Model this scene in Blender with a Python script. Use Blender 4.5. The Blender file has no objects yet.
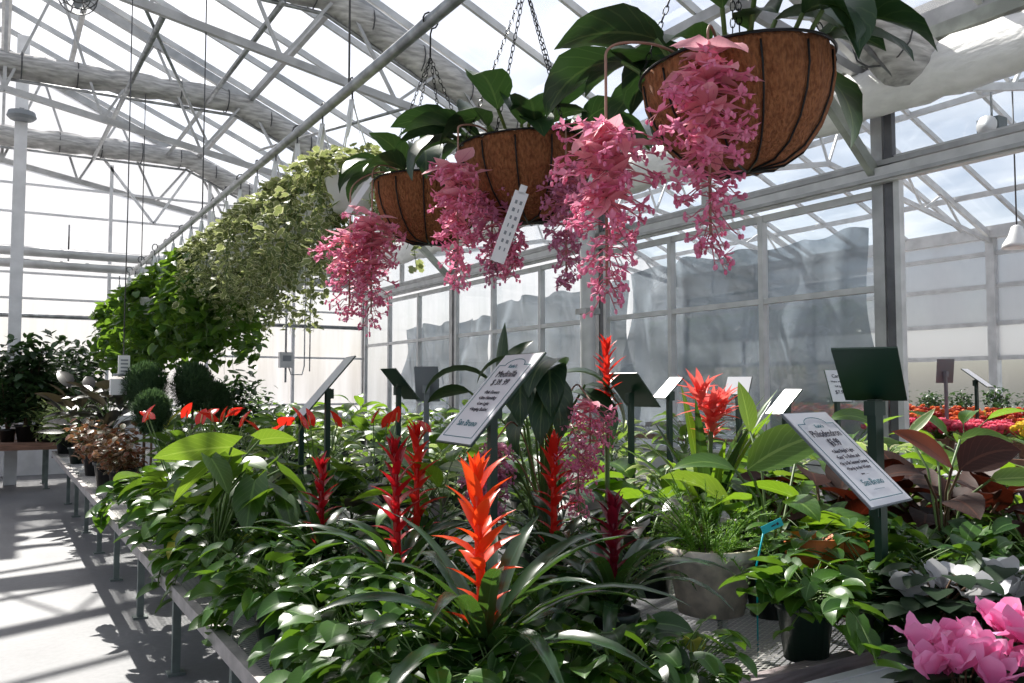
import bpy, math, random
import numpy as np
from mathutils import Matrix, Vector
random.seed(7)
R = random
PI = math.pi
sc = bpy.context.scene
COL = sc.collection
H = 1.35                      # eye height
FP = 850.0                    # focal length in pixels of a 1024 wide frame
YAW = math.radians(31.3); PIT = math.radians(3.13)
F = np.array([math.sin(YAW)*math.cos(PIT), math.cos(YAW)*math.cos(PIT), math.sin(PIT)])
RT = np.array([math.cos(YAW), -math.sin(YAW), 0.0])
UP = np.cross(RT, F)
CAM = np.array([0, 0, H])
BZ = 0.55                     # bench top height

def P(u, v, d):
    return CAM + d*(F + RT*(u-512)/FP + UP*(341.5-v)/FP)
def G(u, d, z=BZ):            # point at column u, horizontal depth d, at height z
    v = 388 - (z-H)/d*FP
    p = P(u, v, d); return (float(p[0]), float(p[1]), z)
def CD(fx, fz):               # horizontal direction: fx to the viewer's right, fz away from the viewer
    v = np.array([RT[0]*fx + math.sin(YAW)*fz, RT[1]*fx + math.cos(YAW)*fz, 0.0])
    return v/np.linalg.norm(v)

# ------------------------------------------------------------------ materials
def newmat(name):
    m = bpy.data.materials.new(name); m.use_nodes = True
    nt = m.node_tree; nt.nodes.clear()
    return m, nt, nt.nodes, nt.links
def c4(c): return (c[0], c[1], c[2], 1.0)

def mat(name, col, rough=0.5, metal=0.0, noise=0.0, nscale=20.0, bump=0.0, col2=None, spec=0.5, detail=4, coord='Object', stretch=None):
    m, nt, N, L = newmat(name)
    out = N.new('ShaderNodeOutputMaterial'); b = N.new('ShaderNodeBsdfPrincipled')
    b.inputs['Base Color'].default_value = c4(col); b.inputs['Roughness'].default_value = rough
    b.inputs['Metallic'].default_value = metal; b.inputs['Specular IOR Level'].default_value = spec
    L.new(b.outputs[0], out.inputs[0])
    if noise or bump or col2:
        tc = N.new('ShaderNodeTexCoord'); nz = N.new('ShaderNodeTexNoise')
        nz.inputs['Scale'].default_value = nscale; nz.inputs['Detail'].default_value = detail
        if stretch:
            mp = N.new('ShaderNodeMapping'); mp.inputs['Scale'].default_value = stretch
            L.new(tc.outputs[coord], mp.inputs[0]); L.new(mp.outputs[0], nz.inputs['Vector'])
        else: L.new(tc.outputs[coord], nz.inputs['Vector'])
        if noise or col2:
            r = N.new('ShaderNodeValToRGB')
            a = [max(0, x*(1-noise)) for x in col]; c = col2 or [min(1, x*(1+noise)) for x in col]
            r.color_ramp.elements[0].position = .35; r.color_ramp.elements[1].position = .65
            r.color_ramp.elements[0].color = c4(a); r.color_ramp.elements[1].color = c4(c)
            L.new(nz.outputs[0], r.inputs[0]); L.new(r.outputs[0], b.inputs['Base Color'])
        if bump:
            bp = N.new('ShaderNodeBump'); bp.inputs['Strength'].default_value = bump; bp.inputs['Distance'].default_value = .02
            L.new(nz.outputs[0], bp.inputs['Height']); L.new(bp.outputs[0], b.inputs['Normal'])
    return m

def leafmat(name, c1, c2, tr=None, trw=0.35, rough=0.35, rib=None, ribw=0.035, veins=0.0, nv=9, edge=None, edgew=0.0, tip=None, spec=0.5):
    """leaf colour between c1 and c2 per leaf, with midrib, side veins, a coloured margin, a coloured tip"""
    m, nt, N, L = newmat(name)
    out = N.new('ShaderNodeOutputMaterial'); b = N.new('ShaderNodeBsdfPrincipled'); t = N.new('ShaderNodeBsdfTranslucent'); mx = N.new('ShaderNodeMixShader')
    b.inputs['Roughness'].default_value = rough; b.inputs['Specular IOR Level'].default_value = spec
    at = N.new('ShaderNodeAttribute'); at.attribute_name = 'rnd'
    def mixc(a, bb, f):
        n = N.new('ShaderNodeMix'); n.data_type = 'RGBA'
        for s, v in ((n.inputs[6], a), (n.inputs[7], bb), (n.inputs[0], f)):
            if isinstance(v, (tuple, list)): s.default_value = c4(v)
            elif isinstance(v, float): s.default_value = v
            else: L.new(v, s)
        return n.outputs[2]
    def mth(op, a, bb=0.0, clamp=False):
        n = N.new('ShaderNodeMath'); n.operation = op; n.use_clamp = clamp
        for s, v in ((n.inputs[0], a), (n.inputs[1], bb)):
            if isinstance(v, (int, float)): s.default_value = v
            else: L.new(v, s)
        return n.outputs[0]
    uv = N.new('ShaderNodeUVMap'); uv.uv_map = 'UVMap'
    sp = N.new('ShaderNodeSeparateXYZ'); L.new(uv.outputs[0], sp.inputs[0])
    au = mth('ABSOLUTE', mth('SUBTRACT', sp.outputs[0], .5))          # 0 at midrib, .5 at margin
    col = mixc(c1, c2, at.outputs['Fac'])
    if tip:
        col = mixc(col, tip, mth('MULTIPLY', mth('POWER', sp.outputs[1], 1.5), .9))
    if edge:
        tc = N.new('ShaderNodeTexCoord'); nz = N.new('ShaderNodeTexNoise'); nz.inputs['Scale'].default_value = 60
        L.new(tc.outputs['Object'], nz.inputs['Vector'])
        e = mth('ADD', au, mth('MULTIPLY', mth('SUBTRACT', nz.outputs[0], .5), .35))
        col = mixc(col, edge, mth('GREATER_THAN', e, .5-edgew))
    if veins:
        s = mth('FRACT', mth('MULTIPLY', mth('SUBTRACT', sp.outputs[1], mth('MULTIPLY', au, .7)), nv))
        col = mixc(col, rib or c2, mth('MULTIPLY', mth('LESS_THAN', s, .14), veins))
    if rib:
        col = mixc(col, rib, mth('MULTIPLY', mth('LESS_THAN', au, ribw), .8))
    L.new(col, b.inputs['Base Color'])
    if tr:
        tcol = mixc(col, tr, .7)
        L.new(tcol, t.inputs[0])
    else: L.new(col, t.inputs[0])
    mx.inputs[0].default_value = trw
    L.new(b.outputs[0], mx.inputs[1]); L.new(t.outputs[0], mx.inputs[2]); L.new(mx.outputs[0], out.inputs[0])
    return m

def panemat(name, tint, gloss=0.06, trans=0.0, tcol=(1, 1, 1), diff=0.0, dcol=(.8, .8, .8), grough=.02, streak=0.0, sscale=(1, 1, 1)):
    m, nt, N, L = newmat(name)
    out = N.new('ShaderNodeOutputMaterial')
    a = N.new('ShaderNodeBsdfTransparent'); a.inputs[0].default_value = c4(tint)
    last = a.outputs[0]
    def mix(fac, sh):
        nonlocal last
        mx = N.new('ShaderNodeMixShader')
        if isinstance(fac, float): mx.inputs[0].default_value = fac
        else: L.new(fac, mx.inputs[0])
        L.new(last, mx.inputs[1]); L.new(sh, mx.inputs[2]); last = mx.outputs[0]
    def fac(v):
        if not streak: return v
        tc = N.new('ShaderNodeTexCoord'); mp = N.new('ShaderNodeMapping'); mp.inputs['Scale'].default_value = sscale
        nz = N.new('ShaderNodeTexNoise'); nz.inputs['Scale'].default_value = 1.0; nz.inputs['Detail'].default_value = 5
        L.new(tc.outputs['Object'], mp.inputs[0]); L.new(mp.outputs[0], nz.inputs['Vector'])
        mr = N.new('ShaderNodeMapRange'); mr.inputs[1].default_value = .3; mr.inputs[2].default_value = .7
        mr.inputs[3].default_value = max(0, v*(1-streak)); mr.inputs[4].default_value = min(1, v*(1+streak))
        L.new(nz.outputs[0], mr.inputs[0]); return mr.outputs[0]
    if trans:
        t = N.new('ShaderNodeBsdfTranslucent'); t.inputs[0].default_value = c4(tcol); mix(fac(trans), t.outputs[0])
    if diff:
        t = N.new('ShaderNodeBsdfDiffuse'); t.inputs[0].default_value = c4(dcol); mix(fac(diff), t.outputs[0])
    if gloss:
        g = N.new('ShaderNodeBsdfGlossy'); g.inputs['Roughness'].default_value = grough; mix(gloss, g.outputs[0])
    L.new(last, out.inputs[0]); return m

M = {}
M['alu'] = mat('alu', (.40, .40, .40), .45, .6, noise=.15, nscale=6)
M['alu_white'] = mat('alu_white', (.60, .60, .60), .45, .2, noise=.12, nscale=5)
M['alu_dark'] = mat('alu_dark', (.13, .13, .14), .5, .6, noise=.2, nscale=6)
M['galv'] = mat('galv', (.33, .34, .35), .4, .7, noise=.25, nscale=12)
M['gutter'] = mat('gutter', (.36, .38, .34), .5, .3, noise=.2, nscale=5)
M['white_plastic'] = mat('white_plastic', (.8, .8, .8), .4)
M['grey_plastic'] = mat('grey_plastic', (.25, .27, .29), .5)
M['black'] = mat('black', (.01, .01, .012), .45)
M['blackmetal'] = mat('blackmetal', (.02, .02, .02), .4, .6)
M['pot_green'] = mat('pot_green', (.008, .022, .016), .35)
M['pot_black'] = mat('pot_black', (.012, .012, .012), .4)
M['pot_brown'] = mat('pot_brown', (.14, .06, .035), .6, noise=.2)
M['terracotta'] = mat('terracotta', (.62, .17, .04), .6, noise=.15, nscale=30)
M['stone'] = mat('stone', (.74, .65, .55), .85, noise=.25, nscale=18, bump=.3)
M['soil'] = mat('soil', (.035, .022, .014), .95, noise=.5, nscale=120, bump=.8)
M['coir'] = mat('coir', (.24, .08, .026), .95, nscale=130, noise=.2, bump=.9, col2=(.37, .145, .055), detail=9, stretch=(1, 1, .45))
M['stem'] = mat('stem', (.10, .17, .04), .5)
M['stem_brown'] = mat('stem_brown', (.12, .07, .04), .7, noise=.3)
M['stem_pale'] = mat('stem_pale', (.36, .20, .15), .6)
M['stem_pink'] = mat('stem_pink', (.55, .16, .22), .5)
M['sign_green'] = mat('sign_green', (.006, .032, .02), .4)
M['sign_grey'] = mat('sign_grey', (.16, .18, .2), .5)
M['paper'] = mat('paper', (.78, .77, .8), .3, spec=.7)
M['ink'] = mat('ink', (.015, .012, .03), .5)
M['ink_teal'] = mat('ink_teal', (.02, .14, .18), .5)
M['tag_teal'] = mat('tag_teal', (.0, .48, .55), .4)
M['rail_wood'] = mat('rail_wood', (.30, .25, .25), .7, noise=.25, nscale=8, stretch=(1, 12, 12), bump=.2)
M['bench_rail'] = mat('bench_rail', (.42, .38, .37), .55, .1, noise=.2, nscale=14)
M['bench_leg'] = mat('bench_leg', (.17, .20, .19), .5, .3, noise=.2, nscale=10)
M['white_top'] = mat('white_top', (.66, .66, .68), .6, noise=.08, nscale=10)
M['table_wood'] = mat('table_wood', (.25, .13, .09), .7, noise=.3, nscale=6, stretch=(1, 8, 8))
M['tray_brown'] = mat('tray_brown', (.22, .11, .07), .7, noise=.2)
M['shade'] = mat('shade', (.48, .47, .46), .8, noise=.35, nscale=5, bump=.8, stretch=(1, 1, 6), detail=6)
M['sheet_white'] = mat('sheet_white', (.86, .85, .83), .6, noise=.06, nscale=4, bump=.6, stretch=(1, 2, 5))
M['bunch_wire'] = mat('bunch_wire', (.08, .08, .085), .5)
M['roof_glass'] = panemat('roof_glass', (.93, .96, 1), gloss=.05, trans=.12, tcol=(1, 1, 1), streak=.8, sscale=(1.5, .6, 2))
M['glass'] = panemat('glass', (.92, .95, .97), gloss=.07, diff=.04)
M['end_poly'] = panemat('end_poly', (.72, .74, .78), gloss=.03, trans=.62, tcol=(.46, .465, .49), diff=.2, streak=.35, sscale=(5, 1, .4))
M['alu_bright'] = mat('alu_bright', (.82, .82, .84), .6, noise=.08, nscale=5)
M['plastic_sheet'] = panemat('plastic_sheet', (.72, .78, .82), gloss=.09, diff=.62, dcol=(.27, .31, .35), trans=.22, tcol=(.34, .38, .42), grough=.16, streak=.35, sscale=(.6, 1.0, 1.4))
M['white_panel'] = panemat('white_panel', (1, 1, 1), gloss=.03, trans=.6, diff=.35, dcol=(.8, .8, .8))

# concrete floor
def floor_mat():
    m, nt, N, L = newmat('concrete')
    out = N.new('ShaderNodeOutputMaterial'); b = N.new('ShaderNodeBsdfPrincipled')
    tc = N.new('ShaderNodeTexCoord'); n1 = N.new('ShaderNodeTexNoise'); n2 = N.new('ShaderNodeTexNoise')
    n1.inputs['Scale'].default_value = 1.1; n1.inputs['Detail'].default_value = 8; n2.inputs['Scale'].default_value = 30; n2.inputs['Detail'].default_value = 5
    L.new(tc.outputs['Object'], n1.inputs[0]); L.new(tc.outputs['Object'], n2.inputs[0])
    r = N.new('ShaderNodeValToRGB'); r.color_ramp.elements[0].position = .3; r.color_ramp.elements[1].position = .7
    r.color_ramp.elements[0].color = (.15, .15, .165, 1); r.color_ramp.elements[1].color = (.28, .28, .29, 1)
    L.new(n1.outputs[0], r.inputs[0])
    mx = N.new('ShaderNodeMix'); mx.data_type = 'RGBA'; mx.blend_type = 'MULTIPLY'; mx.inputs[0].default_value = .35
    L.new(r.outputs[0], mx.inputs[6]); L.new(n2.outputs[0], mx.inputs[7])
    L.new(mx.outputs[2], b.inputs['Base Color'])
    r2 = N.new('ShaderNodeMapRange'); r2.inputs[3].default_value = .35; r2.inputs[4].default_value = .75
    L.new(n1.outputs[0], r2.inputs[0]); L.new(r2.outputs[0], b.inputs['Roughness'])
    bp = N.new('ShaderNodeBump'); bp.inputs['Strength'].default_value = .15; bp.inputs['Distance'].default_value = .01
    L.new(n2.outputs[0], bp.inputs['Height']); L.new(bp.outputs[0], b.inputs['Normal'])
    L.new(b.outputs[0], out.inputs[0]); return m
M['concrete'] = floor_mat()
M['ground'] = mat('ground', (.42, .42, .43), .9, noise=.2, nscale=.5)

def mesh_top_mat():                      # expanded metal: diamond holes
    m, nt, N, L = newmat('expanded_metal')
    out = N.new('ShaderNodeOutputMaterial'); b = N.new('ShaderNodeBsdfPrincipled')
    b.inputs['Base Color'].default_value = (.46, .45, .43, 1); b.inputs['Metallic'].default_value = .3; b.inputs['Roughness'].default_value = .45
    tr = N.new('ShaderNodeBsdfTransparent'); mx = N.new('ShaderNodeMixShader')
    tc = N.new('ShaderNodeTexCoord'); sp = N.new('ShaderNodeSeparateXYZ'); L.new(tc.outputs['Object'], sp.inputs[0])
    def mth(op, a, bb=0.0):
        n = N.new('ShaderNodeMath'); n.operation = op
        for s, v in ((n.inputs[0], a), (n.inputs[1], bb)):
            if isinstance(v, (int, float)): s.default_value = v
            else: L.new(v, s)
        return n.outputs[0]
    x = mth('MULTIPLY', sp.outputs[0], 1/.045); y = mth('MULTIPLY', sp.outputs[1], 1/.02)
    def line(s): return mth('LESS_THAN', mth('FRACT', mth('ADD', s, 1000.0)), .26)
    f = mth('MAXIMUM', line(mth('ADD', x, y)), line(mth('SUBTRACT', x, y)))
    L.new(f, mx.inputs[0]); L.new(tr.outputs[0], mx.inputs[1]); L.new(b.outputs[0], mx.inputs[2]); L.new(mx.outputs[0], out.inputs[0])
    return m
M['mesh_top'] = mesh_top_mat()

# leaves and petals
M['l_pothos'] = leafmat('l_pothos', (.016, .060, .010), (.055, .14, .018), tr=(.26, .50, .03), trw=.26, rough=.30, spec=.33, rib=(.14, .26, .08), veins=.15)
M['l_pothos_dark'] = leafmat('l_pothos_dark', (.010, .036, .010), (.028, .08, .014), tr=(.16, .32, .02), trw=.2, rough=.32, spec=.33, rib=(.10, .18, .06), veins=.12)
M['l_yellow'] = leafmat('l_yellow', (.50, .50, .06), (.60, .55, .10), tr=(.8, .8, .15), trw=.4, rib=(.7, .65, .3))
M['l_guz'] = leafmat('l_guz', (.014, .040, .018), (.03, .07, .025), tr=(.18, .38, .04), trw=.18, rough=.22, rib=(.05, .11, .05), spec=.7)
M['l_anth'] = leafmat('l_anth', (.018, .055, .015), (.045, .11, .022), tr=(.30, .52, .03), trw=.3, rough=.35, rib=(.16, .28, .07), veins=.3)
M['l_lime'] = leafmat('l_lime', (.075, .18, .02), (.13, .25, .03), tr=(.36, .54, .04), trw=.36, rough=.35, rib=(.35, .5, .12), veins=.3)
M['l_med'] = leafmat('l_med', (.014, .038, .02), (.028, .062, .028), tr=(.08, .18, .03), trw=.12, rough=.35, rib=(.10, .15, .06), ribw=.03, veins=.3, nv=6, spec=.35)
M['l_phil'] = leafmat('l_phil', (.025, .08, .012), (.065, .16, .022), tr=(.40, .68, .03), trw=.36, rough=.28, rib=(.22, .36, .08), veins=.3, nv=8)
M['l_phil_red'] = leafmat('l_phil_red', (.018, .009, .006), (.045, .012, .007), tr=(.22, .03, .012), trw=.12, rough=.55, spec=.25, rib=(.10, .035, .02), veins=.3, nv=8)
M['l_rust'] = leafmat('l_rust', (.17, .035, .012), (.24, .05, .015), tr=(.5, .10, .03), trw=.3, rough=.4, rib=(.1, .03, .02), veins=.2, spec=.3)
M['l_fill'] = leafmat('l_fill', (.02, .06, .015), (.08, .17, .03), tr=(.38, .6, .06), trw=.35, rough=.35, rib=(.2, .3, .1), veins=.25)
M['l_fillvar'] = leafmat('l_fillvar', (.08, .18, .05), (.16, .28, .07), tr=(.5, .62, .2), trw=.4, rough=.4, rib=(.5, .55, .3), edge=(.62, .62, .34), edgew=.12)
M['l_ivy'] = leafmat('l_ivy', (.015, .05, .012), (.30, .35, .13), tr=(.50, .56, .20), trw=.36, rough=.5, edge=(.88, .84, .58), edgew=.11)
M['l_hang'] = leafmat('l_hang', (.022, .07, .018), (.075, .18, .025), tr=(.34, .58, .04), trw=.34, rough=.35, rib=(.1, .18, .05))
M['l_dark'] = leafmat('l_dark', (.015, .02, .015), (.035, .03, .022), tr=(.10, .08, .04), trw=.15, rough=.3, rib=(.08, .05, .04), veins=.3)
M['l_croton'] = leafmat('l_croton', (.06, .09, .03), (.30, .08, .04), tr=(.45, .2, .08), trw=.25, rough=.4, edge=(.5, .42, .30), edgew=.1)
M['l_fern'] = leafmat('l_fern', (.08, .20, .02), (.17, .34, .035), tr=(.35, .6, .04), trw=.35, rough=.6)
M['l_cyc'] = leafmat('l_cyc', (.006, .02, .007), (.014, .035, .012), tr=(.05, .1, .02), trw=.12, rough=.6, spec=.2)
M['l_conifer'] = leafmat('l_conifer', (.03, .075, .035), (.08, .15, .06), tr=(.15, .26, .08), trw=.25, rough=.7)
M['l_tree'] = leafmat('l_tree', (.015, .04, .018), (.04, .085, .03), tr=(.12, .24, .05), trw=.25, rough=.4)
M['f_orange'] = leafmat('f_orange', (.70, .035, .012), (.85, .085, .015), tr=(1.0, .11, .02), trw=.35, rough=.3, tip=(.90, .11, .02))
M['f_red'] = leafmat('f_red', (.30, .005, .012), (.55, .012, .02), tr=(.75, .02, .03), trw=.3, rough=.28)
M['f_maroon'] = leafmat('f_maroon', (.14, .006, .02), (.24, .012, .03), tr=(.4, .015, .04), trw=.28, rough=.28)
M['f_scarlet'] = leafmat('f_scarlet', (.60, .012, .012), (.78, .04, .02), tr=(.95, .05, .03), trw=.35, rough=.28)
M['f_coral'] = leafmat('f_coral', (.80, .10, .09), (.88, .20, .18), tr=(1.0, .22, .18), trw=.4, rough=.4)
M['f_spathe'] = leafmat('f_spathe', (.66, .012, .008), (.85, .035, .02), tr=(1.0, .04, .02), trw=.4, rough=.18, veins=.1, rib=(.5, .01, .01), spec=.8)
M['f_spadix'] = mat('f_spadix', (.62, .42, .18), .5)
M['f_bract'] = leafmat('f_bract', (.86, .34, .43), (.95, .52, .58), tr=(1.0, .55, .64), trw=.45, rough=.5, rib=(.70, .20, .32), veins=.3, nv=7, tip=(.88, .46, .46))
M['f_pink'] = leafmat('f_pink', (.78, .18, .36), (.93, .42, .58), tr=(1.0, .45, .64), trw=.4, rough=.5)
M['f_mauve'] = leafmat('f_mauve', (.58, .20, .36), (.74, .34, .50), tr=(.85, .4, .58), trw=.35, rough=.5)
M['f_cyc'] = leafmat('f_cyc', (.80, .13, .40), (.90, .27, .55), tr=(1, .25, .55), trw=.35, rough=.6, tip=(.94, .50, .74))
M['f_white'] = leafmat('f_white', (.55, .55, .57), (.65, .65, .67), tr=(.7, .7, .7), trw=.35, rough=.5)
M['f_yellow'] = leafmat('f_yellow', (.80, .52, .02), (.85, .62, .05), tr=(1, .8, .1), trw=.3, rough=.5)
M['f_hotpink'] = leafmat('f_hotpink', (.72, .05, .12), (.85, .16, .25), tr=(1, .2, .3), trw=.3, rough=.5)
M['f_tulip'] = leafmat('f_tulip', (.75, .10, .03), (.85, .22, .05), tr=(1, .25, .08), trw=.3, rough=.5)
M['f_dkred'] = leafmat('f_dkred', (.38, .02, .015), (.55, .04, .02), tr=(.7, .05, .03), trw=.3, rough=.5)

# ------------------------------------------------------------------ mesh builder
class MB:
    def __init__(s): s.v = []; s.f = []; s.uv = []; s.r = []; s.mi = []; s.mats = []; s.n = 0; s.smooth = []
    def m(s, key):
        if key not in s.mats: s.mats.append(key)
        return s.mats.index(key)
    def add(s, verts, faces, key, uv=None, rnd=None, smooth=True):
        k = s.m(key); n = len(verts); b = s.n
        s.v.append(np.asarray(verts, float).reshape(-1, 3))
        for f in faces: s.f.append([i+b for i in f])
        s.mi += [k]*len(faces); s.smooth += [smooth]*len(faces)
        s.uv.append(np.full((n, 2), .25) if uv is None else uv)
        s.r.append(np.full(n, R.random() if rnd is None else rnd)); s.n += n
    def build(s, name, parent=None):
        me = bpy.data.meshes.new(name)
        V = np.concatenate(s.v) if s.v else np.zeros((0, 3))
        me.from_pydata(V.tolist(), [], s.f)
        for k in s.mats: me.materials.append(M[k])
        me.polygons.foreach_set('material_index', s.mi); me.polygons.foreach_set('use_smooth', s.smooth)
        ul = me.uv_layers.new(name='UVMap')
        li = np.empty(len(me.loops), dtype=np.int32); me.loops.foreach_get('vertex_index', li)
        ul.data.foreach_set('uv', np.concatenate(s.uv)[li].astype(np.float32).ravel())
        a = me.attributes.new('rnd', 'FLOAT', 'POINT'); a.data.foreach_set('value', np.concatenate(s.r).astype(np.float32))
        me.update()
        o = bpy.data.objects.new(name, me); COL.objects.link(o)
        if parent is not None: o.parent = parent
        return o
    # --- shapes
    def box(s, c, size, key, rot=None):
        x, y, z = [a/2 for a in size]
        v = np.array([[i*x, j*y, k*z] for i in (-1, 1) for j in (-1, 1) for k in (-1, 1)], float)
        if rot is not None: v = v @ np.asarray(rot).T
        v = v + np.asarray(c)
        s.add(v, [(0, 1, 3, 2), (4, 6, 7, 5), (0, 4, 5, 1), (2, 3, 7, 6), (0, 2, 6, 4), (1, 5, 7, 3)], key, smooth=False)
        return s
    def bar(s, a, b, w, h, key, up=(0, 0, 1)):
        a = np.asarray(a, float); b = np.asarray(b, float); d = b-a; L = np.linalg.norm(d); d /= L
        u = np.asarray(up, float); sd = np.cross(d, u)
        if np.linalg.norm(sd) < 1e-6: sd = np.array([1., 0, 0])
        sd /= np.linalg.norm(sd); u = np.cross(sd, d)
        s.box((a+b)/2, (L, w, h), key, np.stack([d, sd, u], 1)); return s
    def tube(s, pts, rad, key, sides=6, cap=True):
        pts = np.asarray(pts, float); n = len(pts)
        rad = np.full(n, rad) if np.isscalar(rad) else np.asarray(rad, float)
        tg = np.gradient(pts, axis=0); tg /= np.maximum(np.linalg.norm(tg, axis=1), 1e-9)[:, None]
        ref = np.array([0, 0, 1.]) if abs(tg[0][2]) < .9 else np.array([1., 0, 0])
        V = []
        a = np.arange(sides)*2*PI/sides
        sd = np.cross(tg[0], ref); sd /= np.linalg.norm(sd)
        for i in range(n):
            sd = sd - tg[i]*np.dot(sd, tg[i]); sd /= max(np.linalg.norm(sd), 1e-9)
            u = np.cross(tg[i], sd)
            V.append(pts[i] + rad[i]*(np.cos(a)[:, None]*sd + np.sin(a)[:, None]*u))
        f = []
        for i in range(n-1):
            for j in range(sides):
                k = (j+1) % sides
                f.append((i*sides+j, i*sides+k, (i+1)*sides+k, (i+1)*sides+j))
        if cap: f.append(tuple(range(sides))[::-1]); f.append(tuple((n-1)*sides+j for j in range(sides)))
        s.add(np.concatenate(V), f, key); return s
    def lathe(s, prof, key, c=(0, 0, 0), sides=20, rfun=None, smooth=True):
        a = np.arange(sides)*2*PI/sides; V = []
        for r, z in prof:
            rr = r if rfun is None else r*np.array([rfun(x, z) for x in a])
            V.append(np.stack([rr*np.cos(a), rr*np.sin(a), np.full(sides, z)], 1))
        f = []
        for i in range(len(prof)-1):
            for j in range(sides):
                k = (j+1) % sides
                f.append((i*sides+j, i*sides+k, (i+1)*sides+k, (i+1)*sides+j))
        s.add(np.concatenate(V)+np.asarray(c), f, key, smooth=smooth); return s
    def ball(s, c, r, key, sides=8, rings=5, sc3=(1, 1, 1), jit=0.0):
        V = []; f = []
        for i in range(rings+1):
            th = PI*i/rings
            for j in range(sides):
                ph = 2*PI*j/sides; q = r*(1+R.uniform(-jit, jit))
                V.append((q*math.sin(th)*math.cos(ph)*sc3[0], q*math.sin(th)*math.sin(ph)*sc3[1], q*math.cos(th)*sc3[2]))
        for i in range(rings):
            for j in range(sides):
                k = (j+1) % sides
                f.append((i*sides+j, (i+1)*sides+j, (i+1)*sides+k, i*sides+k))
        s.add(np.array(V)+np.asarray(c), f, key); return s
    def leaf(s, p, az, pitch, L, W, key, shape='ovate', bend=.6, fold=.25, roll=0.0, n=5, wave=0.0, rnd=None, twist=0.0, curlpow=1.0):
        t, w, back = OUT(shape, n)
        pit = pitch - bend*(t**curlpow)
        ds = L/n
        pm = (pit[:-1]+pit[1:])/2
        hx = np.concatenate([[0], np.cumsum(np.cos(pm))*ds]); hz = np.concatenate([[0], np.cumsum(np.sin(pm))*ds])
        ca, sa = math.cos(az), math.sin(az)
        C = np.stack([p[0]+hx*ca, p[1]+hx*sa, p[2]+hz], 1)
        if wave: C[:, 2] += 0
        T = np.stack([np.cos(pit)*ca, np.cos(pit)*sa, np.sin(pit)], 1)
        Nn = np.stack([-np.sin(pit)*ca, -np.sin(pit)*sa, np.cos(pit)], 1)
        S = np.tile(np.array([-sa, ca, 0.0]), (n+1, 1))
        ro = roll + twist*t
        cr = np.cos(ro)[:, None]; sr = np.sin(ro)[:, None]
        S2 = S*cr + Nn*sr; N2 = Nn*cr - S*sr
        hw = (W/2*w)[:, None]
        cf, sf = math.cos(fold), math.sin(fold)
        off = T*(back*L)[:, None]
        wl = wr = 0
        if wave:
            wl = N2*(np.sin(t*PI*5+R.random()*6)*wave*W)[:, None]*np.minimum(1, w)[:, None]; wr = N2*(np.sin(t*PI*5+R.random()*6)*wave*W)[:, None]*np.minimum(1, w)[:, None]
        A = C - S2*hw*cf + N2*hw*sf - off + wl
        B = C + S2*hw*cf + N2*hw*sf - off + wr
        V = np.concatenate([A, C, B])
        uv = np.concatenate([np.stack([0*t, t], 1), np.stack([0*t+.5, t], 1), np.stack([0*t+1, t], 1)])
        f = FACES(n)
        s.add(V, f, key, uv=uv, rnd=rnd); return C[-1]
    def petal3(s, p, d, up, L, W, key, shape='lance', n=3, rnd=None, fold=.2):
        """small straight leaf along unit direction d"""
        t, w, back = OUT(shape, n)
        d = np.asarray(d, float); d = d/max(np.linalg.norm(d), 1e-9); sd = np.cross(d, up); q = np.linalg.norm(sd)
        sd = np.array([1., 0, 0]) if q < 1e-5 else sd/q
        nn = np.cross(sd, d)
        C = np.asarray(p) + d*(t*L)[:, None] + nn*((t**2)*L*.15)[:, None]
        hw = (W/2*w)[:, None]
        V = np.concatenate([C-sd*hw+nn*hw*fold, C, C+sd*hw+nn*hw*fold])
        uv = np.concatenate([np.stack([0*t, t], 1), np.stack([0*t+.5, t], 1), np.stack([0*t+1, t], 1)])
        s.add(V, FACES(n), key, uv=uv, rnd=rnd)
    def merge(s, o, mtx):
        """append another builder's geometry through a 4x4 matrix"""
        A = np.array(mtx)
        base = s.n; V = np.concatenate(o.v) @ A[:3, :3].T + A[:3, 3]
        s.v.append(V); s.uv.append(np.concatenate(o.uv)); s.r.append(np.concatenate(o.r))
        ks = [s.m(k) for k in o.mats]
        s.f += [[i+base for i in f] for f in o.f]; s.mi += [ks[i] for i in o.mi]; s.smooth += o.smooth; s.n += len(V)

_oc = {}
def OUT(shape, n):
    k = (shape, n)
    if k in _oc: return _oc[k]
    t = np.linspace(0, 1, n+1); back = np.zeros(n+1)
    if shape == 'heart':
        t = t**1.15; w = np.sin(PI*np.clip(t, 0, 1)**.55)**.8; w[0] = .62; back = .16*(1-t)**3
    elif shape == 'ovate': w = np.sin(PI*t**.8)**.85; w[0] = .08
    elif shape == 'obov': w = np.sin(PI*t**1.25)**.8; w[0] = .12
    elif shape == 'lance': w = np.sin(PI*t**.7); w[0] = .3
    elif shape == 'strap': w = (1-t**5)*(.75+.25*np.sin(PI*t)); w[0] = .9
    elif shape == 'blade': w = (1-t**2.2); w[0] = .9
    elif shape == 'petal': w = np.sin(PI*(t**1.3)*.92)**.7; w[0] = .2
    elif shape == 'ivy':
        t = np.array([0, .12, .35, .5, .68, 1.0]); w = np.array([.35, .8, 1.0, .55, .62, .02]); back = np.array([.14, .05, -.08, 0, -.05, 0]); n = 5
    w = np.clip(w, .01, None)
    w = np.nan_to_num(w, nan=.01)
    if shape != 'petal' and shape != 'ivy': w[-1] = .01
    _oc[k] = (t, w, back); return _oc[k]
_fc = {}
def FACES(n):
    if n not in _fc:
        m = n+1; _fc[n] = [(i, i+m, i+m+1, i+1) for i in range(n)] + [(i+m, i+2*m, i+2*m+1, i+m+1) for i in range(n)]
    return _fc[n]

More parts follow.
